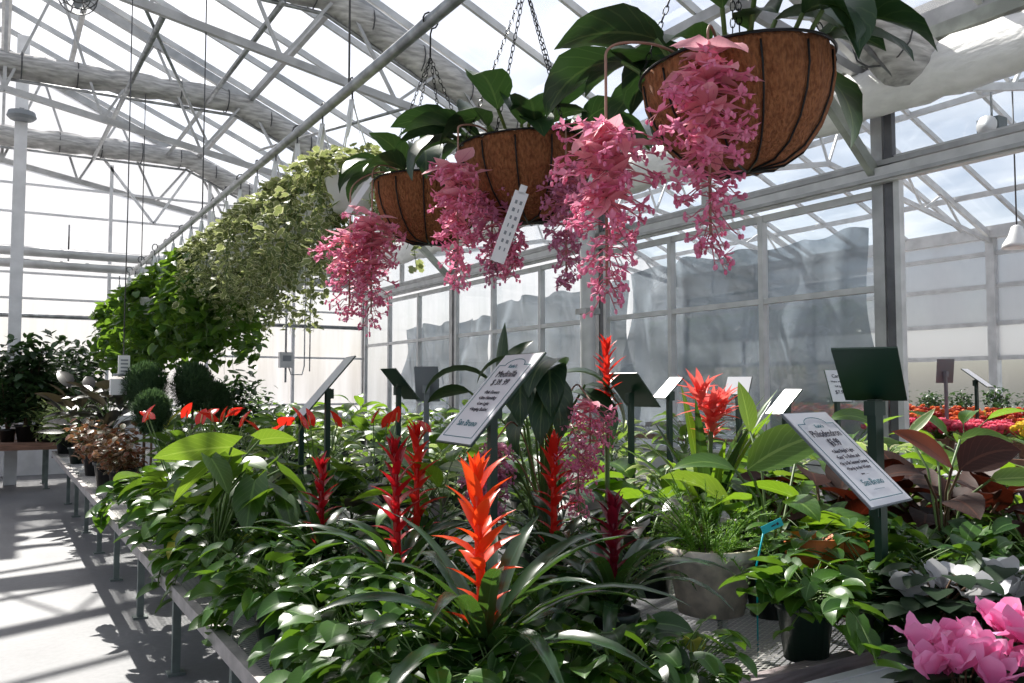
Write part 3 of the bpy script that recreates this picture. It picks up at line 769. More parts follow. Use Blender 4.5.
def anthurium(nl=16, nf=7, h=.5, fk='f_spathe', lime=2, big=.2):
    root = root0('anthurium', 'anthurium'); pot(root, .09, .15, 'pot_green')
    b = MB(); s = MB()
    for i in range(nl):
        az = U(0, 2*PI); pts, e = arc((0, 0, .13), az, U(.7, 1.45), U(.18, .36), U(.3, .9)); s.tube(pts, .0035, 'stem', 4, cap=False)
        q = big*U(.7, 1.15); b.leaf(pts[-1], az+U(-.4, .4), U(-.2, .4), q, q*U(.55, .68), 'l_lime' if i < lime else 'l_anth', 'heart', bend=U(.4, 1.1), fold=U(.1, .35), roll=U(-.4, .4), n=7)
    s.build('stems', root); b.build('foliage', root)
    for i in range(nf):
        az = U(0, 2*PI); f = MB(); pts, e = arc((0, 0, .13), az, U(1.15, 1.5), h*U(.75, 1.05)-.1, U(0, .35), 6)
        f.tube(pts, .0035, 'stem', 4); c = pts[-1]; a2 = U(0, 2*PI); q = U(.085, .12)
        f.leaf(c, a2, U(.5, 1.45), q, q*.85, fk, 'heart', bend=.3, fold=.35, n=6)
        o = f.build('flower', root)
        d = MB(); d.tube([c, c+np.array([math.cos(a2)*.01, math.sin(a2)*.01, .045])], [.005, .0025], 'f_spadix', 6); d.build('spadix', o)
    return dict(root=root)

def floret(b, c, key, r, kb=None):
    rn = R.random()
    for k in range(5):
        a = k*PI*.4+U(0, 1); d = np.array([math.cos(a), math.sin(a), U(-.9, .7)]); b.petal3(c, d, (0, 0, 1.), r*1.25, r*.72, key, n=2, rnd=rn)
def panicle(root, top, L, W, bk='f_bract', fk='f_pink', stalk=None, name='flower_panicle', big=.105, tiers=3):
    """hanging flower panicle: tiers of broad bracts, then whorls of branchlets with small flowers and buds"""
    top = np.asarray(top, float); st = MB()
    if stalk:
        q = [np.asarray(a, float) for a in stalk]+[top]; sm = []
        for _ in range(3):
            n2 = [q[0]]
            for a, c in zip(q[:-1], q[1:]): n2 += [a*.75+c*.25, a*.25+c*.75]
            q = n2+[q[-1]]
        stalk = q[:-1]
    st.tube((list(stalk) if stalk else []) + [top, top-(0, 0, L*.95)], .0034, 'stem_pale', 6)
    o = st.build(name, root)
    b = MB(); f = MB()
    for k in range(tiers):
        z = top-(0, 0, L*(.03+.145*k))
        n = 4+(k > 0)
        for i in range(n):
            az = i*2*PI/n+k*.7+U(-.2, .2); q = big*U(.85, 1.15)*(1-.13*k)
            b.leaf(z, az, U(-.05, .55) if k else U(-.75, .2), q, q*.52, bk, 'ovate', bend=U(-.3, .9), fold=U(.15, .5), roll=U(-.3, .3), n=6, wave=.05)
        for i in range(3): q = big*.75; b.leaf(z, U(0, 6.28), -1.0, q, q*.45, bk, 'ovate', bend=U(-.9, -.2), fold=.3)
    nw = max(6, int(L/.026))
    for k in range(nw):
        t = .06+.93*k/(nw-1); z = top-(0, 0, L*t); w = W*(1.1-.85*max(0, (t-.25)/.75))*(.9 if t < .2 else 1)/2
        m = 7 if t < .5 else 5
        for i in range(m):
            az = i*2*PI/m+k*.5+U(-.35, .35); q = w*U(.55, 1.3)
            e = z+np.array([math.cos(az)*q, math.sin(az)*q, U(-.035, .025)-.02])
            f.tube([z, (z+e)/2+(0, 0, .008), e], .0017, 'stem_pink', 3, cap=False)
            if t < .72 or R.random() < .4: floret(f, e, fk, U(.019, .028))
            if R.random() < .7-.6*t: floret(f, e*.6+z*.4+np.array([U(-.012, .012), U(-.012, .012), U(-.012, .012)]), fk, .021)
            for j in range(3):
                d = np.array([math.cos(az+U(-.8, .8))*.016, math.sin(az+U(-.8, .8))*.016, U(-.018, .006)]); f.tube([e, e+d], .001, 'stem_pink', 3, cap=False); f.ball(e+d*1.15, .0045, fk, 5, 3, (1, 1, 1.5))
            if t < .7 and R.random() < .5 and tiers: f.leaf(z, az+.3, U(-.5, .4), w*U(.8, 1.2), w*.5, bk, 'ovate', bend=U(-.6, .6), fold=.3, n=4)
    if b.n: b.build('bracts', o)
    f.build('florets', o)
    return o

def med_leaves(b, s, n, zc, L=.25, W=.13, spread=.10, key='l_med', low=-.1, hi=1.1):
    for i in range(n):
        az = i*2.39996+U(-.2, .2); r0 = spread*math.sqrt((i+.5)/n); p = (r0*math.cos(az), r0*math.sin(az), zc)
        pts, e = arc(p, az, U(.7, 1.4), U(.06, .16), .3, 3); s.tube(pts, .006, 'stem', 5, cap=False)
        q = L*U(.75, 1.15); b.leaf(pts[-1], az+U(-.3, .3), U(low, hi), q, W*q/L, key, 'ovate', bend=U(.7, 1.8), fold=U(.15, .45), roll=U(-.5, .5), n=8, wave=.03)

# three hanging baskets of showy medinilla
def coir_basket(u, lb, d_rim, az0, panicles, nl, seed, tilt=(0, 0), R0=.232, dz=.1, lean=.0):
    R.seed(seed)
    x_c = (u-512)/FP
    y = 0; best = None
    for k in range(100, 800):
        y = k/100
        p = np.array([PX, y, .90+H])-CAM; uu = 512+FP*np.dot(p, RT)/np.dot(p, F)
        if best is None or abs(uu-u) < best[0]: best = (abs(uu-u), y)
    y = best[1]
    root = empty('hanging_basket', lb, 'hanging basket', (PX, y, H+.90-dz), 'coir hanging baskets of pink medinilla')
    b = MB()
    prof = [(R0, 0), (R0*.985, -.05), (R0*.92, -.105), (R0*.80, -.16), (R0*.62, -.208), (R0*.40, -.236), (0, -.243)]
    fine = []
    for (r0, z0), (r1, z1) in zip(prof[:-1], prof[1:]):
        for q in range(4): fine.append((r0+(r1-r0)*q/4, z0+(z1-z0)*q/4))
    fine.append(prof[-1])
    b.lathe([(R0*.9, -.03), (R0*.93, .012), (R0*1.0, .012)]+fine, 'coir', sides=96, rfun=lambda a, z: 1-.035*abs(math.cos(a*6+az0))**14+.008*math.sin(a*23+z*40)); b.build('coir_liner', root)
    b = MB(); b.lathe([(0, -.02), (R0*.92, -.025)], 'soil', sides=24); b.build('soil', root)
    b = MB()
    b.tube([((R0+.004)*math.cos(a), (R0+.004)*math.sin(a), .012) for a in np.linspace(0, 2*PI, 49)], .004, 'blackmetal', 5)
    for k in range(12):
        a = (k*PI/6) + (PI/2-az0)/6*0 - az0/6
        b.tube([((r-.002)*math.cos(a), (r-.002)*math.sin(a), z-.003) for r, z in fine], .0032, 'blackmetal', 4)
    b.build('wire_frame', root)
    apex = np.array([0, 0, PZ-(H+.90-dz)-.16])
    for k in range(4):
        a = az0+k*PI/2+.5; st = np.array([R0*math.cos(a), R0*math.sin(a), .015]); c = MB(); n = int(np.linalg.norm(apex-st)/.021); d = (apex-st)/np.linalg.norm(apex-st)
        s1 = np.cross(d, (0, 0, 1.)); s1 /= np.linalg.norm(s1); s2 = np.cross(d, s1)
        for j in range(n):
            m = st+d*.021*(j+.5); s = s1 if j % 2 else s2
            c.tube([m+d*.0135*math.cos(q)+s*.0062*math.sin(q) for q in np.linspace(0, 2*PI, 9)], .0018, 'blackmetal', 3, cap=False)
        c.build('chain', root)
    c = MB(); hp = [(0, 0, apex[2]), (0, 0, apex[2]+.10)]+[(.035*math.sin(q)+.0, 0, apex[2]+.16-.035*math.cos(q)+.0) for q in np.linspace(.2, 2*PI-1.2, 10)]
    c.tube(hp, .004, 'blackmetal', 5); c.build('hook', root)
    b = MB(); s = MB(); med_leaves(b, s, nl, -.02, L=.235, W=.135, spread=.19, low=-.35, hi=.9); s.build('stems', root); b.build('foliage', root)
    rt = np.array([PX, y, H+.90-dz])
    for (pu, pv, pd, L, W, fk, tiers) in panicles:
        tp = P(pu, pv, pd)-rt; az = math.atan2(tp[1], tp[0])
        r = math.hypot(tp[0], tp[1])
        stalk = [(.12*math.cos(az), .12*math.sin(az), .0), (min(r, .22)*.95*math.cos(az), min(r, .22)*.95*math.sin(az), .05), (r*math.cos(az), r*math.sin(az), min(.03, tp[2]+.2)), (r*math.cos(az), r*math.sin(az), min(.0, tp[2]+.1))]
        panicle(root, tp, L, W, fk=fk, tiers=tiers, stalk=stalk, big=.125 if tiers > 1 else .08)
    for ch in root.children:
        if ch.name.split('.')[0] in ('coir_liner', 'wire_frame', 'soil'): ch.rotation_mode = 'QUATERNION'; ch.rotation_quaternion = Matrix.Rotation(-lean, 3, Vector((F[0], F[1], 0))).to_quaternion()
    return root
coir_basket(735, 'largest and nearest coir basket of pink medinilla, cut by the top of the photo', 2.15, .3,
            [(708, 46, 1.90, .45, .165, 'f_pink', 4), (606, 114, 1.97, .42, .17, 'f_pink', 4)], 24, 11, dz=.125, lean=.10)
b2_ = coir_basket(526, 'middle coir basket of pink medinilla with a white care tag below', 2.95, 1.1,
            [(566, 165, 2.72, .36, .11, 'f_mauve', 1), (458, 160, 2.72, .38, .13, 'f_pink', 3), (492, 190, 2.85, .26, .12, 'f_mauve', 1), (512, 228, 2.78, .13, .07, 'f_pink', 0)], 32, 12, dz=.085, lean=.04)
coir_basket(430, 'farthest coir basket of pink medinilla, next to the hanging ivy', 3.6, .2,
            [(372, 213, 3.35, .42, .20, 'f_pink', 3), (350, 232, 3.4, .32, .2, 'f_pink', 1)], 24, 13, dz=.05)
R.seed(5)
def care_tag(u0, v0, u1, v1, d, w, lb, txt=True):
    a = P(u0, v0, d); c = P(u1, v1, d); dd = c-a; L = np.linalg.norm(dd); dd /= L; n = -F+np.array([0, 0, .1]); sd = np.cross(dd, n); sd /= np.linalg.norm(sd); nn = np.cross(sd, dd)
    root = empty('plant_tag', lb, 'plant tag', tuple(a)); b = MB()
    rot = np.stack([dd, sd, nn], 1); b.box(dd*L/2, (L, w, .002), 'white_plastic', rot); b.box(dd*L*.02-dd*.012, (.03, w*.5, .002), 'white_plastic', rot); b.build('tag_card', root)
    if txt:
        q = MB()
        for k in range(7):
            for s in (-.2, .15): q.box(dd*L*(.15+.11*k)+sd*w*s+nn*.002, (L*.05, w*U(.08, .2), .001), 'grey_plastic', rot)
        q.build('print', root)
    return root
care_tag(522, 192, 497, 262, 2.68, .045, 'white printed care tag dangling under the middle hanging basket')
care_tag(368, 183, 347, 214, 3.3, .025, 'white blank plant tag beside the farthest coir basket', False)

# hanging ivy and pothos row
def hanging(key, n_v, vl, L, crown, shape='ivy', spread=.26, hook='white_plastic', W=.9):
    root = root0('hanging_ivy_basket' if shape == 'ivy' else 'hanging_pothos_basket', 'hanging basket')
    zt = 0; zr = -.50
    b = MB(); b.lathe([(0, zr-.16), (.09, zr-.16), (.135, zr-.01), (.14, zr), (.12, zr)], 'white_plastic', sides=18); b.build('pot', root)
    b = MB()
    for k in range(3):
        a = k*2*PI/3+.4; b.tube([(.135*math.cos(a), .135*math.sin(a), zr), (.012*math.cos(a), .012*math.sin(a), -.12), (0, 0, -.06)], .0035, hook, 4)
        b.leaf((0, 0, -.07), a, -1.35, .2, .035, hook, 'strap', bend=0, fold=.3)
    b.tube([(0, 0, -.07), (0, 0, -.02)]+[(0, .032*math.sin(q)*-1, .012-.034*math.cos(q)) for q in np.linspace(0.2, 5, 8)], .005, 'bunch_wire', 5); b.build('hanger', root)
    b = MB(); s = MB()
    for i in range(crown):
        az = U(0, 2*PI); q = math.sqrt(R.random()); p = (spread*q*math.cos(az), spread*q*math.sin(az), zr+.02+.17*(1-q*q)*U(.3, 1)); l = L*U(.7, 1.2)
        b.leaf(p, U(0, 2*PI), U(-.6, .6), l, l*W, key, shape, bend=U(.1, .8), fold=U(0, .4), roll=U(-.6, .6))
    for i in range(n_v):
        az = U(0, 2*PI); ln = vl*U(.55, 1.1); out = U(.05, spread*.75); ca_, sa_ = math.cos(az), math.sin(az)
        pts = [np.array([(.1+out*math.sin(min(1, q*3.2)*PI/2))*ca_, (.1+out*math.sin(min(1, q*3.2)*PI/2))*sa_, zr+.03+.05*math.sin(min(1, q*3.2)*PI)-ln*max(0, q-.08)]) for q in np.linspace(0, 1, 13)]
        pts = [p+np.array([U(-.012, .012), U(-.012, .012), 0]) for p in pts]; s.tube(pts, .002, 'stem', 3, cap=False)
        pa = np.array(pts); m = int(ln/(L*.42))
        for j in range(m):
            t = (j+.5)/m*11.99; k = int(t); c = pa[k]+(pa[min(12, k+1)]-pa[k])*(t-k); a2 = U(0, 2*PI); l = L*U(.6, 1.15)
            c = c+np.array([math.cos(a2), math.sin(a2), 0])*U(.005, .06)
            b.leaf(c, a2, U(-.9, .7), l, l*W, key, shape, bend=U(0, .8), fold=U(0, .4), roll=U(-.9, .9))
    s.build('stems', root); b.build('foliage', root); return dict(root=root)
ivy = [hanging('l_ivy', 24, .50, .052, 420, spread=.33) for _ in range(3)]
hp = [hanging('l_hang', 30, .80, .11, 130, 'heart', .32, W=.78) for _ in range(2)]
ys = [4.15+.47*k for k in range(18)]
for k, y in enumerate(ys):
    iv = k < 7
    pr = ivy[k % 3] if iv else hp[k % 2]
    place(pr, (PX-.0, y, PZ), U(0, 6), ('variegated cream and green ivy basket on the pipe, %s behind the coir baskets' % ORD[k]) if iv else ('dark green hanging pothos basket, %s beyond the variegated ivy' % ORD[k-7]),
          'variegated ivy baskets on the pipe' if iv else 'pothos baskets at the far end of the pipe')
    if k % 2 == 0 and k > 3:
        place((ivy if k < 7 else hp)[(k+1) % 2], (PX-.22 if k > 8 else PX+.3, y+.2, PZ-.18), U(0, 6), ('lower basket of %s tucked beside the pipe, %s from the near end' % ('cream ivy' if k < 7 else 'dark pothos', ORD[k//2])), 'baskets tucked beside the pipe')
# ------------------------------------------------------------------ on the bench beside the aisle
R.seed(21)
GRPB = 'bromeliads on the aisle bench'
def at_(pr, u, d, rz, lb, grp=None, s=1.0, z=BZ): return place(pr, G(u, d, z), rz, lb, grp, s)
g = guzmania('f_orange', h=.69, L=.56, nl=22, w=.095, W=.052, heads=((0, 0, -.03, .0),), n=36)
at_(g, 484, 2.02, .3, 'large bromeliad with the bright orange flower spike, nearest in the middle of the bench', GRPB)
g = guzmania('f_red', h=.57, L=.38, nl=18, w=.07, n=30)
at_(g, 320, 3.15, 1.0, 'dark red bromeliad standing left of all the other spikes', GRPB)
g = guzmania('f_red', h=.66, L=.46, nl=22, w=.085, heads=((0, 0, .02, 0),), n=34)
at_(g, 398, 2.72, 2.0, 'crimson bromeliad with a tall full spike just left of the orange one', GRPB)
g = guzmania('f_scarlet', h=.70, L=.40, nl=16, w=.085)
at_(g, 416, 3.1, 2.6, 'scarlet bromeliad half hidden behind the crimson one, below the white sign', GRPB)
g = guzmania('f_scarlet', h=.655, L=.44, nl=20, w=.085)
at_(g, 554, 3.05, .6, 'orange red bromeliad right of the white sign', GRPB)
g = guzmania('f_maroon', h=.50, L=.44, nl=20, w=.08)
at_(g, 614, 2.52, 1.6, 'deep maroon bromeliad in front of the white pot', GRPB)
g = guzmania('f_scarlet', h=1.02, L=.40, nl=16, w=.072, n=36, z0=.66)
at_(g, 608, 3.35, .2, 'tall red bromeliad standing above the others beside the potted medinilla', GRPB)

# coral bromeliad with upright strap leaves and a loose starry head
root = root0('bromeliad', 'bromeliad'); pot(root, .08, .14)
b = MB()
for i in range(16):
    az = i*2.4; b.leaf((0, 0, .13), az, 1.5-.4*R.random(), U(.45, .80), .06, 'l_phil' if i % 3 else 'l_guz', 'strap', bend=U(.3, .9), fold=.35, n=8)
b.build('foliage', root)
f = MB(); f.tube([(0, 0, .15), (.02, 0, .5), (.03, 0, .66)], .011, 'stem', 6)
for (cx, cz, q) in ((.03, .66, .15), (-.03, .74, .13), (.10, .70, .12), (.03, .60, .10)):
    for i in range(26):
        az = i*2.4; f.leaf((cx, 0, cz-.02+.004*i*.8), az, U(-.1, 1.3), q*U(.7, 1.1), q*.27, 'f_coral', 'lance', bend=U(-.2, .5), fold=.3, n=4)
f.build('flower_spike', root)
root['label'] = 'coral pink bromeliad with a loose starry head against the glass'; root['group'] = GRPB
root.location = G(708, 3.6)

# anthuriums
R.seed(33)
an = [anthurium(22, 3, .80, lime=2, big=.23), anthurium(20, 4, .70, lime=4, big=.22)]
for i, (u, d, lb) in enumerate(((178, 4.6, 'red flamingo flower plant nearest the aisle'), (225, 4.3, 'red flamingo flower plant in front of the small cypress balls'), (262, 4.0, 'red flamingo flower plant left of the tilted white sign'),
                                (318, 4.1, 'red flamingo flower plant under the tilted white sign'), (205, 5.1, 'rear red flamingo flower plant close to the topiary balls'), (375, 4.3, 'red flamingo flower plant behind the crimson bromeliad'))):
    at_(an[i % 2], u, d, i*1.3, lb, 'flamingo flowers on the aisle bench', .95)
root = root0('peace_lily', 'plant'); pot(root, .08, .14); b = MB(); s = MB()
root.location = G(215, 3.5)
base = np.array(root.location)
def hero(b, s, u, v, d, az, pitch, L, W, key, shape='heart', bend=.4, fold=.2, roll=0., n=8, base=None, sk='stem', z0=.12):
    p = P(u, v, d)-(globals()['base'] if base is None else base)
    s.tube([(0, 0, z0), (p[0]*.4, p[1]*.4, z0+(p[2]-z0)*.75), p], .005, sk, 5, cap=False); b.leaf(p, az, pitch, L, W, key, shape, bend=bend, fold=fold, roll=roll, n=n)
azL = math.atan2(-RT[1], -RT[0]); azR = math.atan2(RT[1], RT[0]); azN = math.atan2(-F[1], -F[0]); azF = azN+PI
hero(b, s, 232, 447, 3.5, azL, -.05, .33, .15, 'l_lime', bend=.2, roll=.95, base=base)
hero(b, s, 212, 462, 3.5, azL+.3, -.7, .22, .10, 'l_lime', bend=.3, roll=.6)
hero(b, s, 245, 470, 3.45, azL+.6, -.6, .24, .15, 'l_anth', roll=.5)
hero(b, s, 255, 480, 3.4, azN, -.9, .22, .15, 'l_anth', roll=.2)
hero(b, s, 280, 470, 3.4, azR, -.7, .2, .13, 'l_anth', roll=-.5)
hero(b, s, 225, 490, 3.4, azN-.5, -.8, .2, .13, 'l_anth', roll=.5)
hero(b, s, 260, 440, 3.6, azR-.3, .2, .18, .11, 'l_lime', roll=-.7)
for i in range(10): hero(b, s, U(205, 290), U(455, 500), U(3.35, 3.7), U(0, 6.28), U(-.8, .2), U(.14, .2), .11, 'l_anth', roll=U(-.5, .5))
s.build('stems', root); b.build('foliage', root)
root['label'] = 'broad leaved plant with one large lime green leaf pointing at the aisle'

# heart leaved trailing plants along the bench edge and the near end
R.seed(44)
tp = [trailing(n=70, yellow=1), trailing(n=62, trail=2, yellow=1), trailing(n=66, L=.095, trail=3, yellow=1), trailing('l_pothos_dark', n=72, L=.10, trail=1), trailing(n=80, L=.075, hh=.26)]
GE = 'heart leaved trailing plants on the aisle bench'
left = [(268, 2.35), (247, 2.72), (215, 3.1), (196, 3.6), (165, 4.15), (146, 4.75), (128, 5.5), (116, 6.3)]
left = [(.80, 2.02), (.84, 2.36), (.78, 2.72), (.82, 3.1), (.80, 3.5), (.84, 3.95), (.80, 4.45), (.83, 5.0), (.8, 5.6)]
for k, (x, y) in enumerate(left): place(tp[k % 3], (x, y, BZ), k*1.1, 'heart leaved trailing plant at the aisle edge, %s from the near end of the bench' % ORD[k], GE, U(.92, 1.08) if k < 6 else 1.15)
second = [(1.12, 2.25), (1.14, 2.65), (1.15, 3.05), (1.17, 3.5), (1.2, 3.95)]
for k, (x, y) in enumerate(second): place(tp[(k*2+4) % 5], (x, y, BZ), k*1.7+.4, 'heart leaved trailing plant in the second line from the aisle, %s along' % ORD[k], GE, 1.0)
near = [(.98, 1.83, 1.0), (1.22, 1.86, 1.05), (1.42, 1.84, .9), (1.60, 1.86, 1.05), (1.30, 2.12, 1.0), (1.86, 1.84, 1.0)]
near = [(380, 1.92), (440, 1.90), (500, 1.90), (565, 1.98), (625, 2.0), (685, 2.04), (352, 2.3), (420, 2.35), (545, 2.45), (585, 2.75), (480, 2.7), (350, 2.75)]
for k, (u, d) in enumerate(near):
    at_(tp[(k*3+1) % 5] if k % 2 else tp[3], u, d, k*2.1, 'heart leaved plant at the bench near end under the bromeliads, %s there' % ORD[k], GE, (.82, .9, .84, .9, .9, .86)[k] if k < 6 else .9)
rp = trailing(n=90, L=.085, trail=2, potk='pot_green', r=.085, ph=.17, spread=.18, hh=.16)
at_(rp, 806, 2.52, .5, 'bushy heart leaved plant in a dark green pot under the price sign', GE)
for k, (u, d, z) in enumerate(((880, 2.78, BZ), (925, 3.0, BZ), (975, 3.05, BZ), (1015, 3.1, BZ), (905, 3.5, BZ), (860, 3.3, BZ), (960, 3.45, BZ), (1010, 3.6, BZ), (1045, 2.9, BZ), (945, 2.66, BZ))):
    at_(tp[3 if k % 2 else 4], u, d, k*1.9, 'dark heart leaved plant right of the price sign, %s in that clump' % ORD[k], 'trailing plants right of the price sign', 1.15)

# white pot with fern, terracotta pots, tag
R.seed(55)
root = root0('potted_fern', 'fern'); root['label'] = 'feathery green fern in the stone white pot'; root.location = G(711, 3.05)
b = MB(); b.lathe([(0, 0), (.115, 0), (.155, .19), (.168, .195), (.17, .235), (.15, .235), (.145, .2)], 'stone', sides=28, rfun=lambda a, z: 1+.01*math.sin(a*5+z*30)); b.build('pot', root)
b = MB(); b.lathe([(0, .215), (.15, .21)], 'soil', sides=16); b.build('soil', root)
b = MB()
for i in range(95):
    az = U(0, 2*PI); pts, e = arc((.06*math.cos(az), .06*math.sin(az), .21), az, U(.2, 1.5), U(.16, .31), U(.3, 1.3), 9)
    b.tube(pts, [.0022]*9+[.001], 'l_fern', 3, cap=False); pa = np.array(pts)
    for j in range(2, 10):
        w = .032*(1-.6*j/10)
        for q in range(7):
            a2 = U(0, 6.28); c = pa[j]*(1-q/7)+pa[j-1]*(q/7); b.petal3(c, np.array([math.cos(a2), math.sin(a2), U(-.2, .8)]), (0, 0, 1.), w, .008, 'l_fern', n=1, shape='petal')
b.build('foliage', root)
a = P(772, 526, 2.75); root = empty('plant_tag', 'turquoise plastic plant tag beside the fern', 'plant tag', tuple(a)); b = MB()
dd = CD(.93, .2)*.93+np.array([0, 0, .36]); dd /= np.linalg.norm(dd); sd = np.cross(dd, CD(0, 1)); nn = np.cross(sd, dd); rot = np.stack([dd, sd, nn], 1)
b.box((0, 0, 0), (.078, .026, .002), 'tag_teal', rot); b.tube([dd*-.03, dd*-.06+np.array([0, 0, -.1]), dd*-.06+np.array([0, 0, -.42])], .003, 'tag_teal', 5); b.build('tag_card', root)
b = MB(); b.box(dd*.005+nn*-.002, (.016, .004, .001), 'ink', rot); b.box(dd*.02+nn*-.002, (.008, .008, .001), 'ink', rot); b.build('print', root)
for (u, d, lb, r, h) in ((815, 2.95, 'orange terracotta pot standing left of the sign post', .095, .285), (850, 3.02, 'orange terracotta pot partly behind the sign post', .095, .27)):
    root = root0('terracotta_pot', 'pot'); root['label'] = lb; root['group'] = 'terracotta pots behind the price sign'; root.location = G(u, d)
    b = MB(); b.lathe([(0, 0), (r*.7, 0), (r*.92, h*.72), (r*1.02, h*.73), (r*1.06, h), (r*.95, h), (r*.9, h*.75)], 'terracotta', sides=28); b.build('pot_body', root)
    b = MB(); b.lathe([(0, h*.8), (r*.93, h*.8)], 'soil'); b.build('soil', root)
    b = MB(); s = MB()
    for i in range(26):
        az = U(0, 6.28); pts, e = arc((0, 0, h*.8), az, U(.5, 1.3), U(.1, .2), .8); s.tube(pts, .002, 'stem', 3); b.leaf(pts[-1], az, 0, .08, .06, 'l_pothos', 'heart', bend=.6)
    s.build('stems', root); b.build('foliage', root)

# philodendrons with big leaves
R.seed(66)
def philo(key, n=11, L=.27, W=.15, st=.26, lo=.5, lime=0, lk='l_lime', shape='ovate', potk='pot_green'):
    root = root0('philodendron', 'philodendron'); pot(root, .10, .17, potk); b = MB(); s = MB()
    for i in range(n):
        az = i*2.39996+U(-.2, .2); pts, e = arc((0, 0, .15), az, U(.85, 1.4), st*U(.65, 1.15), U(.2, .7)); s.tube(pts, .006, 'stem' if key != 'l_phil_red' else 'stem_brown', 6, cap=False)
        q = L*U(.75, 1.15); b.leaf(pts[-1], az+U(-.4, .4), U(.0, 1.0), q, q*W/L, lk if i < lime else key, shape, bend=U(.5, 1.2), fold=U(.12, .35), roll=U(-.5, .5), n=9, wave=.03)
    s.build('stems', root); b.build('foliage', root); return dict(root=root)
pg = [philo('l_phil', 12, lime=2), philo('l_phil', 10, L=.30, W=.16, lime=4)]; pr_ = [philo('l_phil_red', 12, L=.25, W=.15), philo('l_phil_red', 11, L=.28, W=.16)]
for i, (u, d, k, lb) in enumerate(((770, 3.3, 0, 'green philodendron left of the price sign'), (800, 3.7, 1, 'big green philodendron behind the price sign'), (745, 3.9, 1, 'green philodendron right of the coral bromeliad'),
        (680, 3.9, 0, 'green philodendron behind the fern'), (855, 3.9, 0, 'green philodendron under the dark green sign board'), (640, 4.1, 0, 'green philodendron between the tall red and coral bromeliads'), (975, 3.9, 1, 'green philodendron behind the dark red ones'), (1030, 3.8, 1, 'green philodendron at the right edge behind the dark red ones'), (905, 4.3, 0, 'green philodendron right of the dark green sign board'))):
    at_(pg[k], u, d, i*1.25, lb, 'green philodendrons')
for i, (u, d, lb) in enumerate(((925, 3.45, 'dark red philodendron nearest right of the price sign'), (975, 3.3, 'dark red philodendron with the widest brown leaves, at the right'), (885, 3.65, 'dark red philodendron directly behind the price sign post'), (1030, 3.35, 'dark red philodendron at the right edge'), (825, 3.45, 'dark red philodendron under the left edge of the price sign'))):
    at_(pr_[i % 2], u, d, i*1.4+.5, lb, 'dark red philodendrons', 1.0)
# hero leaves seen in the gap between the signs
root = root0('philodendron', 'philodendron'); pot(root, .10, .17); root.location = G(772, 3.0); base = np.array(root.location); b = MB(); s = MB()
hero(b, s, 750, 432, 3.3, azF+.35, 1.35, .21, .105, 'l_lime', 'ovate', bend=.25, roll=.25)
hero(b, s, 748, 470, 3.0, azR+.1, .65, .36, .17, 'l_lime', 'ovate', bend=.55, roll=.85)
hero(b, s, 800, 500, 3.0, azL, .5, .22, .12, 'l_phil', 'ovate', bend=.5, roll=.4)
hero(b, s, 735, 470, 3.1, azL, .5, .24, .10, 'l_phil', 'ovate', bend=1.0, roll=-.5)
hero(b, s, 830, 420, 3.5, azR-.3, .5, .22, .10, 'l_phil', 'ovate', bend=1.5, roll=.5)
hero(b, s, 785, 500, 2.95, azN+.3, .2, .2, .10, 'l_phil', 'ovate', bend=.9, roll=.3)
s.build('stems', root); b.build('foliage', root); root['label'] = 'philodendron with wide glowing lime leaves just left of the price sign'; root['group'] = 'green philodendrons'
root = root0('philodendron', 'philodendron'); pot(root, .10, .17); root.location = G(945, 3.15); base = np.array(root.location); b = MB(); s = MB()
hero(b, s, 952, 468, 2.9, azL, .8, .24, .12, 'l_rust', 'ovate', bend=.5, roll=-.7, sk='stem_brown')
hero(b, s, 960, 470, 3.05, azR, .75, .24, .15, 'l_phil_red', 'ovate', bend=.9, roll=.9, sk='stem_brown')
hero(b, s, 960, 440, 3.4, azR, .35, .22, .08, 'l_lime', 'ovate', bend=.8, roll=.7)
hero(b, s, 935, 440, 3.45, azL, .5, .2, .06, 'l_lime', 'ovate', bend=.8, roll=.4)
hero(b, s, 908, 435, 3.4, azR-.2, .75, .15, .05, 'l_fillvar', 'ovate', bend=-.1, roll=.7)
hero(b, s, 990, 480, 3.1, azR, .1, .22, .09, 'l_lime', 'ovate', bend=.1, roll=.8)
hero(b, s, 925, 475, 3.0, azL, .3, .18, .10, 'l_phil_red', 'ovate', bend=.8, roll=-.3, sk='stem_brown')
hero(b, s, 950, 500, 2.95, azN, .2, .2, .13, 'l_phil_red', 'ovate', bend=.8, roll=.3, sk='stem_brown')
s.build('stems', root); b.build('foliage', root); root['label'] = 'tall dark red philodendron with one rust brown upright leaf against the next house'; root['group'] = 'dark red philodendrons'
# purple-black leaf plant by the maroon bromeliad
dk = philo('l_dark', 9, L=.2, W=.13, st=.2); at_(dk, 650, 3.3, .4, 'purple black leaved plant between the maroon bromeliad and the fern')
at_(dk, 400, 3.7, 2.0, 'purple black leaved plant behind the crimson bromeliad')

